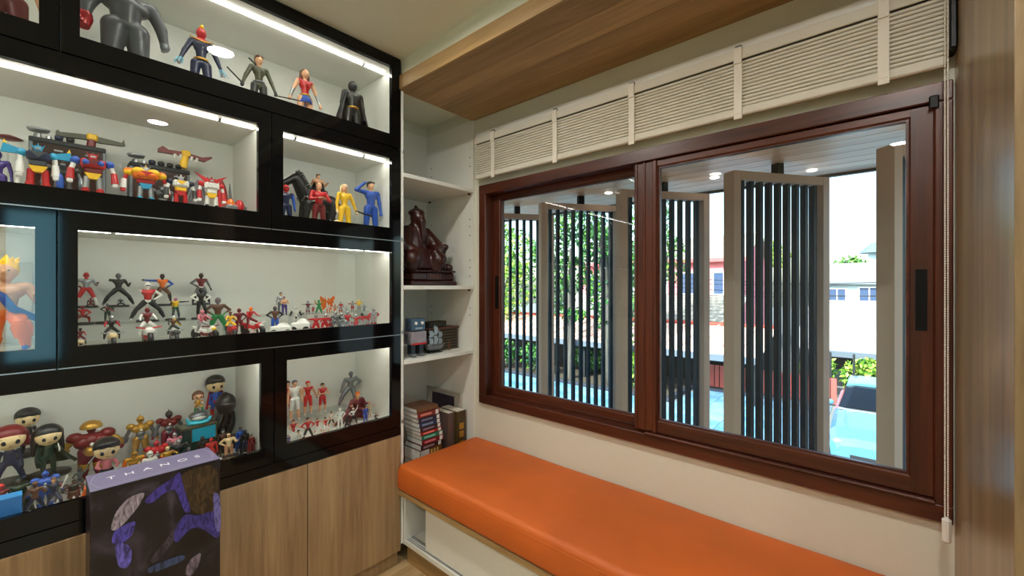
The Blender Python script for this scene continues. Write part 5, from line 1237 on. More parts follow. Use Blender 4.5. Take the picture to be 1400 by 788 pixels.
def armour(px, top, X, zb, label, plate, trim, face, build=1.35, arms='out', shell=False, h=None, legs='stand'):
    def ex(t, J, sc, bz):
        b = build
        obj('chest_plate', blob('chest_plate', [('e', J['sh'] + V3(.03, s * .06, -.045) * sc * b, V3(.045, .06, .055) * sc * b, 0) for s in (1, -1)] + [('e', J['sh'] + V3(.035, 0, -.13) * sc * b, V3(.045, .06, .05) * sc * b, 1)], .012 * sc, .012 * sc, [pm(plate), pm(trim)]), [], t)
        for i, s in enumerate((1, -1)):
            obj('shoulder_plate', B().ell(tuple(J['s%d' % i] + V3(0, .01 * s, .02) * sc), tuple(V3(.055, .06, .05) * sc * b)), pm(plate), t)
            obj('forearm_plate', B().tube([tuple(J['e%d' % i] * .8 + J['w%d' % i] * .2), tuple(J['e%d' % i] * .2 + J['w%d' % i] * .8), tuple(J['w%d' % i])], [.040 * sc * b, .042 * sc * b, .03 * sc * b], 10), pm(trim), t)
            obj('knee_plate', B().ell(tuple(J['k%d' % i] + V3(.025, 0, 0) * sc), tuple(V3(.035, .045, .05) * sc * b)), pm(trim), t)
        obj('chest_light', B().ell(tuple(J['sh'] + V3(.08, 0, -.06) * sc * b), tuple(V3(.012, .018, .018) * sc * b)), pm('w'), t)
        if shell:
            obj('dome', B().lathe([(.15 * sc, -.02 * sc), (.15 * sc, .02 * sc), (.11 * sc, .08 * sc), (.05 * sc, .105 * sc), (0, .11 * sc)], tuple(J['hd'] + V3(-.02, 0, .05) * sc), 20), pm('G'), t, 'golden dome over the head')
            obj('visor', B().box(tuple(J['hd'] + V3(.09, -.06, .03) * sc), tuple(J['hd'] + V3(.12, .06, .055) * sc), 0, .004), pm('o'), t)
    figure(px, top, X, zb, plate + plate + trim + plate + trim + plate + plate + trim + trim, label, arms=arms, legs=legs, build=build, hair=('crest', face), extra=ex, h=h, eyes=False)
armour(125, 578, -1.98, R4, 'bulky red armoured figurine under a golden dome, lowest row', 'R', 'G', 'R', 1.9, 'wide', True)
armour(192, 566, -2.03, R4, 'gold armoured figurine standing left of the red armoured one', 'G', 'S', 'G', 1.25, 'out')
armour(231, 559, -2.03, R4, 'dark red and silver armoured figurine with dark horned helmet', 'R', 'S', 'k', 1.25, 'out')
figure(146, 602, -1.86, R4, 'CpppKKKk', 'big-headed figurine in a dusky pink shirt behind the carton', chibi=True, hair=('short', 'k'), arms='fwd')
armour(214, 601, -1.92, R4, 'crouching red armoured figurine behind the carton', 'r', 's', 'r', 1.5, 'out', False, None, 'crouch')
armour(239, 590, -1.93, R4, 'pink-red and silver armoured figurine in front of the horned one', 'p', 's', 's', 1.1, 'wide')
figure(182, 612, -1.88, R4, 'GGoGGyGG', 'small gold figurine bending low behind the carton', legs='crouch', hair=('crest', 'G'), lean=.6, build=1.3)
figure(205, 617, -1.82, R4, 'wwwkwwkw', 'small white-helmeted figurine close behind the carton', legs='crouch', hair=('helmet', 'w'))
figure(229, 611, -1.82, R4, 'CGGyGCCG', 'small cream and gold figurine close behind the carton', arms='punch', hair=('short', 'C'), build=1.2)
figure(244, 601, -1.84, R4, 'skKKkkKk', 'dark figurine with silver head and broad shoulders behind the carton', arms='hip', hair=('helmet', 's'), build=1.5)
figure(258, 612, -1.82, R4, 'gKKKKKKk', 'small charcoal figurine right of the silver-headed one', hair=('helmet', 'g'))
figure(277, 597, -1.84, R4, 'kkkknnkk', 'small black figurine by the right end of the carton', hair=('helmet', 'k'), cape=('n', dict(wide=.2, drop=.1)))
figure(289, 599, -1.82, R4, 'rrrrrrRr', 'small bright red figurine by the right end of the carton', hair=('helmet', 'r'), build=1.2)
figure(305, 587, -1.87, R4, 'suKKkKuk', 'dark brown figurine in a long coat right of the carton', hair=('short', 'k'), cape=('K', dict(wide=.2, drop=.05, wrap=110)))
figure(313, 593, -1.82, R4, 'tCCtCTTu', 'tan and cream figurine with thick limbs right of the carton', arms=('fist', 'hip'), build=1.4, hair=('short', 'C'))
figure(329, 584, -1.87, R4, 'lbbllbln', 'slate-blue figurine near the right wall of the lowest wide cabinet', hair=('short', 'k'), cape=('b', dict(wide=.17, drop=.05)))
figure(335, 588, -1.83, R4, 'kkkkknkk', 'black-clad figurine between the blue and the dark red ones', hair=('helmet', 'k'), cape=('k', dict(wide=.17, drop=.03)))
figure(344, 594, -1.82, R4, 'tRRRRRRu', 'dark red robed figurine nearest the right wall, lowest wide cabinet', hair=('short', 'k'), cape=('R', dict(wide=.18, drop=.04)))
tag(obj('display_block', B().box((-1.785, atx(314, 620, -1.77).y - .02, R4), (-1.745, atx(314, 620, -1.77).y + .03, R4 + .03), 0, .002), pm('k')), 'small black block in front of the tan and cream figurine', 'block')
# raised pair with sea creature, treasure chest
def chest():
    X = -1.96; p = atx(271, 596, X); z0 = R4
    t = thing('treasure_chest', 'dark green toy chest with a glowing cyan front under the wave figurine', 'toy chest', (X, p.y, z0), math.radians(8)); h = atx(271, 580, X).z - z0
    obj('box', B().box((-.03, -.06, 0), (.03, .05, h), 0, .004), pm('d'), t); obj('front_panel', B().box((.0302, -.032, h - .055), (.033, .046, h - .008), 0, .001), plain((30, 160, 196), .3), t, 'cyan front')
    obj('corner_trim', B().box((-.032, -.063, h - .007), (.034, .053, h + .003), 0, .002).box((.0305, -.036, h - .058), (.0345, -.031, h - .004), 0, .001).box((.0305, .045, h - .058), (.0345, .050, h - .004), 0, .001), pm('O'), t)
    zt = z0 + h + .0031
    s = thing('sea_creature', 'small grey shark-like creature riding a cyan wave on the toy chest', 'figurine', (X, p.y, zt))
    obj('wave', blob('wave', [('e', V3(0, 0, .006), V3(.028, .036, .010), 0), ('c', V3(.01, -.03, .008), V3(.02, -.04, .030), .008, .003, 0), ('c', V3(.012, .028, .008), V3(.02, .038, .024), .008, .003, 0)], .0028, .004, [plain((70, 190, 215), .15)]), [], s)
    obj('body', blob('body', [('e', V3(0, 0, .030), V3(.024, .030, .018), 0), ('e', V3(.010, 0, .024), V3(.018, .022, .010), 1), ('c', V3(-.005, 0, .042), V3(-.014, 0, .056), .008, .002, 0)], .0026, .003, [pm('S'), pm('w')]), [], s)
    return p.y, zt + .048
yc, zc = chest()
figure(271, 536, -1.96, zc, 'tGGtGGee', 'big-headed brown-haired figurine in gold riding the grey sea creature', chibi=True, hair=('bob', 'u'), arms='fwd', legs='ride')
figure(295, 516, -2.055, Z4A, 'Cbbtrbrr', 'big-headed figurine in blue with red cape, highest in the lowest row', chibi=True, hair=('short', 'k'), cape=('r', dict(wide=.17, drop=.2)))
figure(309, 541, -1.97, R4 + .03, 'tkkkkkkk', 'big-headed figurine in a black hood and flowing black cape', chibi=True, hair=('helmet', 'k'), cape=('k', dict(wide=.28, drop=.03, flare=(-.02, -.24), wrap=150)), eyes=False, base=('k', .05))
tag(obj('display_block', B().box((-2.02, atx(309, 590, -1.97).y - .05, R4), (-1.92, atx(309, 590, -1.97).y + .05, R4 + .0299), 0, .002), pm('K')), 'low dark block under the black-hooded caped figurine', 'block')
# small ones in front on the left
armour(62, 642, -1.80, R4, 'small metallic blue armoured figurine below the green-caped one', 'b', 's', 'b', 1.4, 'out')
figure(24, 655, -1.81, R4, 'ddddddKk', 'small dark green figurine with a spread cape, front left', arms='side', hair=('helmet', 'd'), cape=('d', dict(wide=.3, drop=.05)), build=1.2)
figure(48, 659, -1.78, R4, 'uuukunnk', 'small brown-coated figurine striding, front left', arms=('fist', 'out'), legs='wide', hair=('short', 'u'))
figure(73, 653, -1.79, R4, 'tnRknnnk', 'small navy figurine with red sleeves leaning forward', legs=('lunge', 'rear'), arms=('fwd', 'back'), hair=('short', 'u'), extra=stick('w', lambda J, s: J['f0'], lambda J, s: J['f0'] + V3(.05, .12, .35) * s, .002, 'staff'))
figure(86, 658, -1.85, R4, 'sggkKggk', 'small grey figurine kneeling behind the navy one', legs='crouch', hair=('helmet', 'g'))
figure(101, 656, -1.78, R4, 'uKumuuuk', 'small brown and black figurine left of the carton', arms='hip', hair=('short', 'k'), build=1.2, cape=('m', dict(wide=.18, drop=.3)))
figure(109, 640, -1.88, R4, 'gggRKggK', 'grey figurine with a raised silver blade behind the brown one', arms=('up', 'fist'), hair=('helmet', 'l'), extra=stick('s', lambda J, s: J['f0'], lambda J, s: J['f0'] + V3(0, .18, .25) * s, .003, 'blade'))
figure(1, 662, -1.80, R4, 'rRkkRRkk', 'small red figurine at the very left of the lowest row', hair=('helmet', 'r'), arms='fist')
figure(80, 676, -1.755, R4, 'ssSsSSSs', 'tiny silver figurine crouching in front of the navy one', legs='crouch', hair=('helmet', 's'), h=.03)
def carton_small():
    a, c = atx(-6, 690, -1.74), atx(18, 690, -1.74)
    t = thing('toy_box', 'small bright blue box at the bottom left of the lowest row', 'box', (-1.76, (a.y + c.y) / 2, R4)); h = atx(10, 683, -1.74).z - R4
    obj('carton', B().box((-.02, -.03, 0), (.02, .03, h), 0, .001), plain((30, 120, 200), .35), t); obj('lid', B().box((-.0205, -.0305, h), (.0205, .0305, h + .002), 0, .0005), plain((60, 150, 220), .3), t)
    p = atx(116, 680, -1.75); o = thing('toy_block', 'small orange wedge beside the carton, lowest row', 'toy', (-1.77, p.y + .004, R4))
    obj('wedge', B().prism([(-.016, 0), (.016, 0), (.014, .05), (-.004, .045)], -.012, .012), plain((236, 110, 36), .4), o)
carton_small()

# ---- lowest row, small cabinet: jersey players and others
PLAY = [
 (403, 520, -1.99, Z4R, 'twttwwtw', 'tall grey-haired player figurine in a white kit', dict(hair=('short', 'S'), arms='down')),
 (421, 521, -2.03, Z4R, 'trtTrrtw', 'player figurine in a red jersey with cropped red hair', dict(hair=('short', 'r'), arms=('out', 'down'))),
 (441, 524, -2.02, Z4R, 'trttrrtw', 'player figurine in a red jersey with black hair and folded arms', dict(hair=('short', 'k'), arms='cross')),
 (393, 521, -2.03, Z4R, 'trttrrtw', 'player figurine in a red jersey half hidden behind the white kit', dict(hair=('short', 'k'), arms='down')),
 (421, 571, -1.78, R4, 'trrtKKkk', 'small figurine in a red shirt standing on long black legs, front', dict(arms='hip', legs='wide', hair=('short', 'k'))),
 (401, 574, -1.86, R4, 'trttrwtw', 'small crouching red jersey player below the tall white kit one', dict(legs='crouch', arms='fwd', hair=('short', 'R'))),
 (406, 587, -1.77, R4, 'twwtwwtw', 'small white-shirted player bending over at the front left', dict(legs='crouch', arms='fist', hair=('short', 'k'), lean=.5)),
 (434, 572, -1.84, R4, 'trttrwtw', 'small red jersey player lunging left of the arm-stretching one', dict(legs=('lunge', 'rear'), arms=('punch', 'fist'), hair=('short', 'u'))),
 (445, 571, -1.82, R4, 'trttrwtk', 'small red jersey player stretching an arm, front middle', dict(legs=('wide', 'lunge'), arms=('side', 'fwd'), hair=('short', 'k'))),
 (453, 563, -1.88, R4, 'twttwdtk', 'small white-shirted player with dark hair behind the red ones', dict(legs='wide', arms='fwd', hair=('short', 'k'))),
 (465, 558, -1.82, R4, 'wwwwwwww', 'plain white figurine standing in front of the maroon cloak', dict(hair=('short', 'w'), arms='hip')),
 (483, 558, -1.84, R4, 'twwwkkkk', 'white-topped figurine with a raised arm in front of the maroon cloak', dict(hair=('short', 'w'), arms=('up', 'hip'), legs='wide')),
 (474, 569, -1.79, R4, 'kkKkkkkk', 'small black figurine crouching between the two white ones', dict(hair=('short', 'k'), legs='crouch', arms='fist')),
 (500, 555, -1.82, R4, 'tbbtbbbk', 'small figurine in a bright blue suit near the right end', dict(hair=('short', 'k'), arms='down')),
 (505, 552, -1.88, R4, 'tCttKCtk', 'small tan figurine pointing sideways at the right end', dict(hair=('short', 'C'), arms=('side', 'fist'))),
 (514, 565, -1.80, R4, 'tkkkkkkk', 'small dark figurine crouching at the right end of the jersey row', dict(hair=('short', 'k'), legs='crouch', arms='fist')),
 (394, 591, -1.77, R4, 'tvvtvvtk', 'small purple figurine at the left edge of the jersey cabinet', dict(hair=('short', 'k'), h=.05)),
]
for q in PLAY: figure(*q[:6], **q[6])
figure(479, 508, -2.03, Z4R, 'SSSSSSSK', 'steel-grey muscular statuette leaning sideways behind the maroon cloak', arms=('hip', 'out'), legs=('stride', 'wider'), build=1.35, lean=.15, hair=('short', 'S'), eyes=False, rz=-8)
figure(486, 534, -1.90, R4, 'tmmtmmmk', 'orange-haired figurine kneeling in a spread maroon cloak', hair=('spiky', 'o'), legs='crouch', arms='fist', build=1.35, lean=.35, cape=('m', dict(wide=.42, drop=.03, flare=(0, -.18), wrap=125)))

# ================================================================== CARTON IN FRONT OF THE CABINETS (on a stool)
bx_x, bz_t = -1.50, .801
ya, yc_ = atx(123, 673, bx_x).y, atx(301, 627, bx_x).y
bw_, bd_, bh_ = yc_ - ya, .136, .42
st = thing('stool', 'small oak stool carrying the purple-topped carton', 'stool', (bx_x - bd_ / 2, (ya + yc_) / 2, 0))
obj('seat', B().box((-.09, -.15, .355), (.09, .15, .3805), 0, .004), M['oakx'], st)
for a in (-1, 1):
    for c in (-1, 1): obj('leg', B().tube([(a * .085, c * .14, 0), (a * .065, c * .115, .356)], .012, 8), M['oak'], st)
ct2 = thing('carton', 'tall printed carton with lavender top standing before the lowest cabinets', 'carton', (bx_x - bd_ / 2, (ya + yc_) / 2, .381))
hx, hy = bd_ / 2, bw_ / 2
lav = plain((112, 104, 138), .35, 0, 'carton_lavender', .05)
def artmat():
    m, nt, b = nmat('carton_print'); N = nt.nodes.new; L = nt.links.new
    tc = N('ShaderNodeTexCoord'); mp = N('ShaderNodeMapping'); mp.inputs['Scale'].default_value = (1, 7, 4.5); mp.inputs['Rotation'].default_value = (.7, 0, 0)
    n = N('ShaderNodeTexNoise'); n.inputs['Scale'].default_value = 1.3; n.inputs['Detail'].default_value = 7; n.inputs['Distortion'].default_value = 1.2
    r = N('ShaderNodeValToRGB'); e = r.color_ramp.elements; e[0].position = .38; e[0].color = lin((13, 11, 16)) + (1,); e[1].position = .80; e[1].color = lin((84, 76, 92)) + (1,)
    k = e.new(.55); k.color = lin((26, 22, 30)) + (1,)
    L(tc.outputs['Object'], mp.inputs[0]); L(mp.outputs[0], n.inputs['Vector']); L(n.outputs['Fac'], r.inputs[0]); L(r.outputs[0], b.inputs['Base Color']); b.inputs['Roughness'].default_value = .28
    return m
obj('shell', B().box((-hx, -hy, 0), (hx, hy, bh_ - .0012), 0, .0015), artmat(), ct2, 'dark purple-black printed sides')
top = obj('top_panel', B().box((-hx, -hy, bh_ - .0012), (hx + .0006, hy, bh_), 0, .0004), lav, ct2, 'lavender top')
# printed line border and the spaced capitals on the top
ln = B(); z = bh_ + .0001; inx, iny = hx - .016, hy - .016
for (x0, y0, x1, y1) in ((-inx, -iny, -inx + .001, iny), (inx - .001, -iny, inx, iny)): ln.box((x0, y0, z), (x1, y1, z + .0003))
for s in (1, -1):
    for sx in (1, -1): ln.tube([(sx * (inx - .0005), s * iny, z), (0, s * (hy - .004), z)], .0005, 4)
obj('printed_border', ln, plain((178, 172, 196), .4), top)
def letters(txt, size, loc, rot, spacing, mat_, par, thick=.0003, name='lettering'):
    cu = bpy.data.curves.new(name, 'FONT'); cu.body = txt; cu.size = size; cu.extrude = thick; cu.align_x = 'CENTER'; cu.align_y = 'CENTER'; cu.space_character = spacing; cu.materials.append(mat_)
    o = bpy.data.objects.new(name, cu); COL.objects.link(o); me = bpy.data.meshes.new_from_object(o); COL.objects.unlink(o); m2 = bpy.data.objects.new(name, me); COL.objects.link(m2); m2.parent = par; m2.location = loc; m2.rotation_euler = rot; return m2
letters('THANOS', .031, (.0, .0, bh_ + .0003), (0, 0, PI / 2), 2.05, plain((238, 236, 240), .4), top)
# abstract print on the front: shards of violet, grey and gold
xf = hx + .0002
def printmat(rgb):
    m, nt, b_ = nmat('print_ink_%d_%d_%d' % rgb); N = nt.nodes.new; L = nt.links.new; k = lin(rgb)
    tc = N('ShaderNodeTexCoord'); mp = N('ShaderNodeMapping'); mp.inputs['Scale'].default_value = (1, 60, 18); mp.inputs['Rotation'].default_value = (.6, 0, 0)
    n = N('ShaderNodeTexNoise'); n.inputs['Scale'].default_value = 1.0; n.inputs['Detail'].default_value = 8; n.inputs['Distortion'].default_value = 2.0
    r = N('ShaderNodeValToRGB'); el = r.color_ramp.elements; el[0].position = .34; el[0].color = tuple(x * .22 for x in k) + (1,); el[1].position = .70; el[1].color = tuple(min(1, x * 1.5) for x in k) + (1,)
    L(tc.outputs['Object'], mp.inputs[0]); L(mp.outputs[0], n.inputs['Vector']); L(n.outputs['Fac'], r.inputs[0]); L(r.outputs[0], b_.inputs['Base Color']); b_.inputs['Roughness'].default_value = .3
    return m
def patch(name, pts, rgb, lift=0, rough=.3):
    q = [(p[0] - hy, bh_ - p[1]) for p in pts]
    for _ in range(2): q = [r for a, c in zip(q, q[1:] + q[:1]) for r in ((a[0] * .8 + c[0] * .2, a[1] * .8 + c[1] * .2), (a[0] * .2 + c[0] * .8, a[1] * .2 + c[1] * .8))]
    obj(name, B().prism(q, xf + lift, xf + .0004 + lift), printmat(rgb), ct2)
U = lambda px, py: (atx(px, py, bx_x).y - ya, bz_t - atx(px, py, bx_x).z)
patch('printed_shape', [U(246, 647), U(298, 632), U(299, 697), U(289, 705), U(262, 702), U(252, 668)], (70, 54, 36))
patch('printed_shape', [U(246, 643), U(235, 655), U(214, 668), U(196, 686), U(205, 690), U(228, 672), U(240, 668), U(252, 702), U(262, 700), U(250, 664)], (70, 60, 148), .0004)
patch('printed_shape', [U(150, 725), U(158, 700), U(176, 680), U(200, 672), U(190, 692), U(172, 714), U(158, 726)], (152, 140, 152), .0004)
patch('printed_shape', [U(152, 742), U(156, 726), U(174, 716), U(186, 712), U(182, 730), U(170, 742), U(158, 744)], (82, 74, 168), .0004)
patch('printed_shape', [U(157, 745), U(166, 742), U(180, 748), U(180, 768), U(172, 778), U(162, 776), U(158, 758)], (96, 88, 176), .0004)
patch('printed_shape', [U(252, 702), U(270, 706), U(290, 698), U(300, 704), U(300, 740), U(276, 722), U(260, 722), U(240, 745), U(236, 730)], (64, 58, 140), .0008)
patch('printed_shape', [U(204, 766), U(230, 735), U(252, 702), U(248, 726), U(222, 760), U(210, 772)], (66, 58, 72), .0004)
patch('printed_shape', [U(200, 776), U(252, 757), U(253, 766), U(204, 786)], (58, 74, 112), .0012)
patch('printed_shape', [U(252, 786), U(258, 766), U(276, 754), U(272, 772), U(262, 788)], (120, 108, 124), .0012)
patch('printed_shape', [U(290, 672), U(301, 676), U(302, 728), U(294, 726)], (110, 104, 170), .0012)
ed = B(); ed.box((hx + .0001, hy - .014, bh_ - .030), (hx + .0014, hy + .0003, bh_ - .004), 0, .0003).box((hx + .0001, hy - .014, bh_ - .085), (hx + .0014, hy - .012, bh_ - .048))
obj('corner_print', ed, plain((30, 28, 34), .4), ct2)

# ================================================================== THINGS ON THE OPEN SHELVES
# carved seated statue on shelf 2
zs = SH[1] + .0005
def statue():
    X = -1.86; y0 = atx(552, 330, X).y; p = atx(575, 300, X)
    ym = (atx(550, 380, X).y + atx(612, 380, X).y) / 2; wd_ = (atx(612, 380, X).y - atx(550, 380, X).y); zt = atx(563, 281, X).z - zs
    t = thing('carved_statue', 'dark red carved wooden statue of a seated robed figure on a lettered plinth', 'statue', (X, ym, zs))
    cw = plain((52, 18, 14), .32, 0, 'rosewood', .2)
    h = zt; w_ = wd_ / 2
    pl = obj('plinth', B().box((-.085, -w_, 0), (.085, w_, h * .06), 0, .006).box((-.075, -w_ * .92, h * .06), (.075, w_ * .92, h * .165), 0, .008).box((-.08, -w_ * .97, h * .165), (.08, w_ * .97, h * .195), 0, .005), cw, t)
    fr = B()
    for k in range(4):
        cy_ = -.03 + k * .022; zc_ = h * .112
        fr.box((.0752, cy_ - .007, zc_ + .005), (.0775, cy_ + .007, zc_ + .007)).box((.0752, cy_ - .001, zc_ - .010), (.0775, cy_ + .001, zc_ + .010)).box((.0752, cy_ - .006, zc_ - .008 + .004 * (k % 2)), (.0775, cy_ + .006, zc_ - .006 + .004 * (k % 2)))
        if k % 2: fr.box((.0752, cy_ - .007, zc_ - .009), (.0775, cy_ - .005, zc_ + .006))
    obj('carved_characters', fr, plain((120, 62, 44), .35), pl)
    obj('cartouche', B().frame(0, .0748, .0785, (-.052, h * .072, .054, h * .153), (-.048, h * .078, .050, h * .147)), cw, pl)
    b0 = h * .195; yb_ = -w_ * .42
    P = [('e', V3(0, yb_, b0 + h * .12), V3(.075, w_ * .62, h * .15), 0), ('c', V3(-.01, yb_, b0 + h * .12), V3(-.01, yb_, b0 + h * .47), .072, .055, 0), ('e', V3(-.005, yb_, b0 + h * .45), V3(.05, .075, h * .10), 0),
         ('c', V3(0, yb_, b0 + h * .5), V3(.008, yb_, b0 + h * .60), .03, .032, 0), ('e', V3(.01, yb_, b0 + h * .655), V3(.042, .036, h * .075), 0), ('e', V3(.0, yb_, b0 + h * .72), V3(.045, .042, h * .05), 0), ('c', V3(0, yb_, b0 + h * .74), V3(-.005, yb_, b0 + h * .80), .022, .008, 0),
         ('c', V3(.048, yb_, b0 + h * .60), V3(.055, yb_ + .005, b0 + h * .36), .022, .008, 0), ('e', V3(.052, yb_, b0 + h * .655), V3(.008, .009, .014), 0)]
    for s in (1, -1):
        P += [('c', V3(0, yb_ + s * .06, b0 + h * .47), V3(.035, yb_ + s * .105, b0 + h * .30), .034, .04, 0), ('c', V3(.035, yb_ + s * .105, b0 + h * .30), V3(.075, yb_ + s * .07, b0 + h * .22), .034, .026, 0), ('e', V3(.082, yb_ + s * .062, b0 + h * .21), V3(.018, .016, .018), 0)]
        P += [('c', V3(.02, yb_ + s * .055, b0 + h * .10), V3(.085, yb_ + s * .085, b0 + h * .13), .05, .042, 0), ('c', V3(.085, yb_ + s * .085, b0 + h * .13), V3(.065, yb_ + s * .07, b0 + .018), .038, .03, 0), ('c', V3(.06, yb_ + s * .07, b0 + .014), V3(.085, yb_ + s * .078, b0 + .014), .018, .016, 0)]
    for k in range(7): P.append(('c', V3(.055 + .01 * math.sin(k), yb_ - .08 + k * .027, b0 + h * .24), V3(.07, yb_ - .09 + k * .03, b0 + .02), .012, .016, 0))
    obj('seated_figure', blob('seated_figure', P, .0042, .012, [cw]), [], t)
    # rock arm-rest and dragon-headed rail on the right
    Q = [('c', V3(0, w_ * .15, b0 + h * .30), V3(0, w_ * .55, b0 + h * .26), .022, .02, 0), ('c', V3(0, w_ * .55, b0 + h * .26), V3(.01, w_ * .80, b0 + h * .31), .02, .016, 0), ('c', V3(.01, w_ * .78, b0 + h * .31), V3(.015, w_ * .70, b0 + h * .18), .014, .012, 0), ('e', V3(.015, w_ * .80, b0 + h * .32), V3(.02, .018, .014), 0),
         ('c', V3(-.01, w_ * .2, b0 + .02), V3(-.01, w_ * .3, b0 + h * .26), .045, .035, 0), ('c', V3(0, w_ * .62, b0 + .02), V3(.01, w_ * .66, b0 + h * .16), .04, .026, 0), ('c', V3(.02, w_ * .4, b0 + .02), V3(.03, w_ * .45, b0 + h * .12), .04, .02, 0), ('e', V3(.03, w_ * .86, b0 + .015), V3(.03, .025, .025), 0), ('c', V3(.04, w_ * .3, b0 + .2 * h), V3(.05, w_ * .6, b0 + .1 * h), .012, .01, 0)]
    obj('carved_throne', blob('carved_throne', Q, .0042, .012, [cw]), [], t)
statue()
# tin toy robot stack, silver ship, slatted block on shelf 3
z3 = SH[2] + .0005
def tin_robot():
    X = -1.77; a = atx(555, 440, X).y; c = atx(582, 440, X).y; ym = (a + c) / 2 - .005; zt = atx(566, 424, X).z - z3
    t = thing('tin_robot', 'blue-grey tin toy robot with a ball aerial at the front of the shelf', 'toy robot', (X, ym, z3)); h = zt; w_ = (c - a) * .46
    blu = plain((72, 96, 118), .4, .4, 'tin_blue'); dk = plain((36, 44, 54), .5)
    hd_ = obj('head', B().box((-.03, -w_ * .75, h * .55), (.03, w_ * .75, h * .82), 0, .004), blu, t)
    for s in (1, -1): obj('eye', B().cyl((.0302, s * w_ * .35, h * .72), (.036, s * w_ * .35, h * .72), .008, n=12), pm('w'), hd_); obj('ear', B().box((-.006, s * w_ * .75, h * .64), (.006, s * w_ * .86, h * .74), 0, .002), dk, hd_)
    obj('mouth_grille', B().box((.0302, -w_ * .4, h * .59), (.033, w_ * .4, h * .63), 0, .001), pm('s'), hd_)
    obj('aerial', B().cyl((0, 0, h * .82), (0, 0, h * .93), .0016, n=6).ell((0, 0, h * .95), (.007, .007, .007)), pm('s'), t)
    obj('torso', B().box((-.034, -w_ * .85, h * .26), (.034, w_ * .85, h * .54), 0, .004), plain((150, 140, 146), .4, .2, None, .35), t, 'torso printed in faded colours')
    obj('chest_strip', B().box((.0342, -w_ * .8, h * .26), (.036, w_ * .8, h * .30), 0, .001), pm('r'), t)
    for s in (1, -1):
        obj('leg', B().box((-.02, s * w_ * .42 - .012, h * .05), (.02, s * w_ * .42 + .012, h * .26), 0, .003), dk, t); obj('foot', B().ell((.010, s * w_ * .42, h * .035), (.034, .017, h * .036)), pm('g'), t)
        obj('arm', B().tube([(0, s * w_ * .9, h * .48), (.01, s * w_ * 1.02, h * .36), (.025, s * w_ * 1.0, h * .28)], .006, 8), dk, t)
tin_robot()
def ship():
    X = -1.785; p = atx(594, 470, X); t = thing('model_ship', 'small silvery sailing ship model beside the tin robot', 'model ship', (X, p.y, z3)); h = atx(592, 444, X).z - z3
    obj('hull', blob('hull', [('e', V3(0, 0, .028), V3(.025, .055, .016), 0), ('c', V3(0, .04, .03), V3(0, .07, .044), .010, .003, 0), ('b', V3(0, -.042, .042), V3(.014, .014, .010), .003, 0)], .003, .006, [pm('g')]), [], t)
    obj('stand', B().box((-.02, -.04, 0), (.02, .04, .006), 0, .002).box((-.004, -.03, .005), (.004, -.024, .02)).box((-.004, .024, .005), (.004, .03, .02)), pm('K'), t)
    for k, y in enumerate((-.03, .0, .03)):
        mh = h * (.85, 1.0, .8)[k]; obj('mast', B().cyl((0, y, .03), (0, y, mh), .0015, n=6), pm('s'), t)
        for j in range(2):
            z0, z1 = .045 + (mh - .05) * j * .5, .040 + (mh - .05) * (j + 1) * .5
            v = []; n = 6
            for i in range(n + 1):
                u = i / n; bul = .012 * math.sin(PI * u) + .004
                for s in (-1, 1): v += [(bul + s * .0, y - .012 + 0, z0 + (z1 - z0) * u), (bul + .0012, y + .012, z0 + (z1 - z0) * u)]
            b = B(); 
            for i in range(n): b.box((.004 + .010 * math.sin(PI * (i + .5) / n), y - .0125, z0 + (z1 - z0) * i / n), (.0055 + .010 * math.sin(PI * (i + .5) / n), y + .0125, z0 + (z1 - z0) * (i + 1) / n))
            obj('sail', b, pm('s'), t)
ship()
def slat_block():
    X = -1.87; a = atx(578, 470, X).y; c = min(atx(622, 470, X).y, n1 - .02); t = thing('slatted_block', 'brown model pagoda block of stacked slats at the back of the shelf', 'model', (X, (a + c) / 2, z3)); w_ = (c - a) / 2; h = atx(600, 447, X).z - z3
    br = plain((78, 66, 46), .5, 0, 'slat_brown', .2)
    obj('core', B().box((-.045, -w_ * .94, .0), (.045, w_ * .94, h - .006)), plain((40, 34, 28), .6), t)
    n = 8
    for k in range(n): obj('slat', B().box((-.05, -w_, h * k / n + .002), (.05, w_, h * (k + .62) / n), 0, .002), br, t)
    obj('top_sheet', B().box((-.054, -w_ * 1.03, h - .006), (.054, w_ * 1.03, h), 0, .001), plain((110, 60, 52), .5), t, 'reddish top')
    obj('ridge_block', B().box((-.03, -w_ * .8, h + .0), (.03, w_ * .35, h + .034), 0, .004), plain((52, 48, 36), .5), t)
    tt = thing('small_figure', 'tiny dark figure standing before the slatted block', 'figurine', (-1.79, atx(614, 480, -1.79).y, z3))
    J, P, hd, sc = human(.055); obj('body', body_mesh(P, 'uuuuuuuu', .055, 55), [], tt)
slat_block()
figure(580, 449, -1.81, z3, 'KgKkgKKk', 'small grey robot figure beside the tin robot', arms='hip', hair=('helmet', 'g'), h=.09, build=1.2)
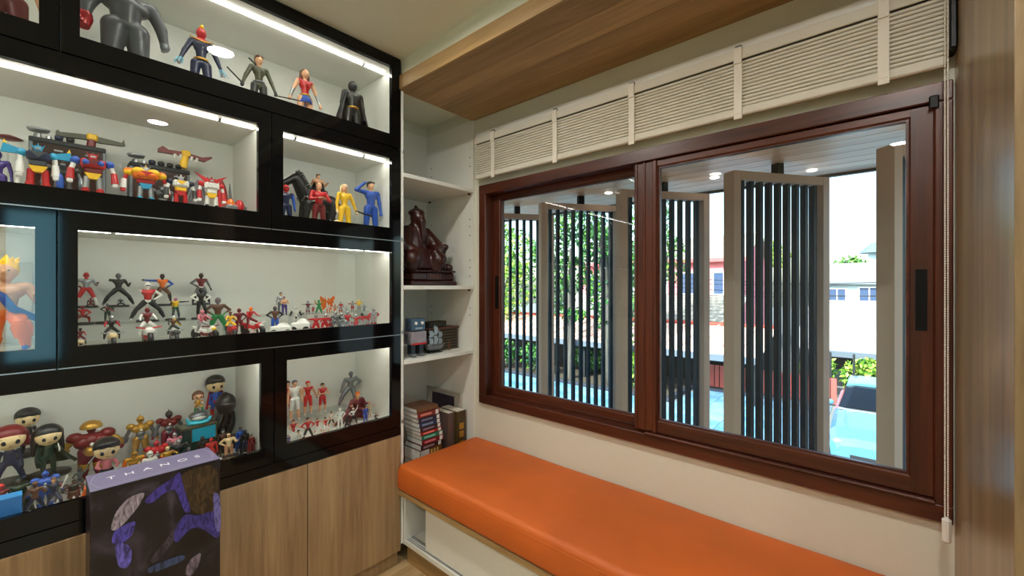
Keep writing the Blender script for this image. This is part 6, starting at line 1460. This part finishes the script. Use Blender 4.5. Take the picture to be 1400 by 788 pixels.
# books under shelf 3
zn = .3635
lab = plain((232, 232, 226), .5)
def book(x1, y0, w_, d, z, th, cov, label, tilt=0.0, kind=0):
    '''lies flat: spine towards the room (+X), page edges towards the cabinet side'''
    t = thing('book', label, 'book', (x1, y0, z), math.radians(tilt), 'books lying in the stack'); cm_ = plain(cov, .35)
    obj('cover', B().box((-d, 0, 0), (0, w_, .0016), 0, .0005).box((-d, 0, th - .0016), (0, w_, th), 0, .0005).box((-.002, 0, 0), (0, w_, th), 0, .0005), cm_, t)
    obj('pages', B().box((-d + .003, .001, .0017), (-.0025, w_ - .003, th - .0017)), plain((232, 230, 222), .8), t)
    if kind == 1:
        obj('spine_label', B().box((-.0004, w_ - .026, th * .10), (.0008, w_ - .008, th * .90)), lab, t)
        obj('title_mark', B().box((-.0004, w_ * .12, th * .3), (.0007, w_ * .62, th * .7)), plain(tuple(min(255, c + 90) for c in cov), .5), t)
    if kind == 2:
        obj('spine_label', B().box((-.0004, w_ * .02, th * .04), (.0008, w_ * .40, th * .96)), plain((206, 204, 200), .5, 0, None, .2), t)
        for k in range(3): obj('title_mark', B().box((-.0004, w_ * (.48 + .14 * k), th * .15), (.0008, w_ * (.55 + .14 * k), th * .85)), plain((214, 178, 96), .5), t)
    return t
bkx = -1.742; bky = atx(575, 600, bkx).y; bkw = atx(605, 600, bkx).y - bky
cols_ = [((128, 92, 48), 'thick ochre', .062, 2), ((120, 80, 44), 'thick brown', .060, 2), ((58, 34, 40), 'dark plum', .026, 1), ((116, 26, 36), 'wine red', .026, 1), ((34, 116, 92), 'teal green', .022, 1), ((150, 44, 36), 'brick red', .018, 1),
         ((52, 34, 44), 'dark maroon', .022, 1), ((40, 58, 86), 'slate blue', .024, 1), ((28, 34, 58), 'navy', .024, 1), ((124, 40, 30), 'rust red', .028, 1), ((112, 74, 48), 'brown paperback', .020, 0)]
z = zn
ordw = ('second', 'third', 'fourth', 'fifth', 'sixth', 'seventh', 'eighth', 'ninth', 'tenth')
for k, (c, nm, th, kd) in enumerate(cols_):
    pos = 'at the bottom of the stack on the low shelf' if k == 0 else ('on top of the stack on the low shelf' if k == 10 else '%s from the bottom of the stack on the low shelf' % ordw[k - 1])
    sh_x = (.0, .0, .004, .010, .008, .003, .001, -.004, -.008, -.014, -.02)[k]
    book(bkx + sh_x * .4, bky + (-.002 + sh_x * .8), bkw * (1.0 if kd == 2 else .97), .135, z, th, c, nm + ' book lying flat, ' + pos, 1.2 * math.sin(k * 1.3), kd); z += th + .0004
# upright books behind and the framed card
def upright(X, y, w_, d, h, cov, label, gold=True):
    t = thing('book', label, 'book', (X, y, zn), 0, None)
    obj('cover', B().box((-d / 2, 0, 0), (d / 2, w_, h), 0, .002), plain(cov, .35), t)
    if gold:
        for zz in (.25, .45, .62): obj('gilt_panel', B().box((d / 2, w_ * .25, h * zz), (d / 2 + .0008, w_ * .75, h * (zz + .13)), 0, .0003), pm('G'), t)
    obj('pages', B().box((-d / 2 + .004, .004, h - .0005), (d / 2 - .004, w_ - .004, h + .0004)), plain((226, 220, 204), .8), t)
yu = atx(606, 600, -1.84).y
upright(-1.84, atx(602, 600, -1.84).y, .045, .14, .26, (104, 84, 78), 'plain brown book standing right of the book stack', False)
upright(-1.82, atx(613, 590, -1.82).y, .065, .15, .265, (70, 56, 26), 'thick olive and gilt book standing by the window side')
def card():
    x0, x1, h = -2.10, -1.79, .345
    t = thing('picture_frame', 'pale frame with a dark print leaning on the side wall behind the books', 'picture', ((x0 + x1) / 2, n1 - .0155, zn)); w_ = (x1 - x0) / 2
    obj('mount', B().box((-w_, -.008, 0), (w_, -.001, h), 0, .001), plain((190, 184, 172), .6), t)
    obj('frame_rim', B().frame(1, -.008, -.016, (0, -w_, h, w_), (.012, -w_ + .012, h - .012, w_ - .012)), plain((176, 168, 156), .5), t)
    obj('print', B().box((-w_ * .72, -.0092, h * .14), (w_ * .60, -.008, h * .92)), plain((52, 38, 54), .5, 0, None, .3), t)
card()
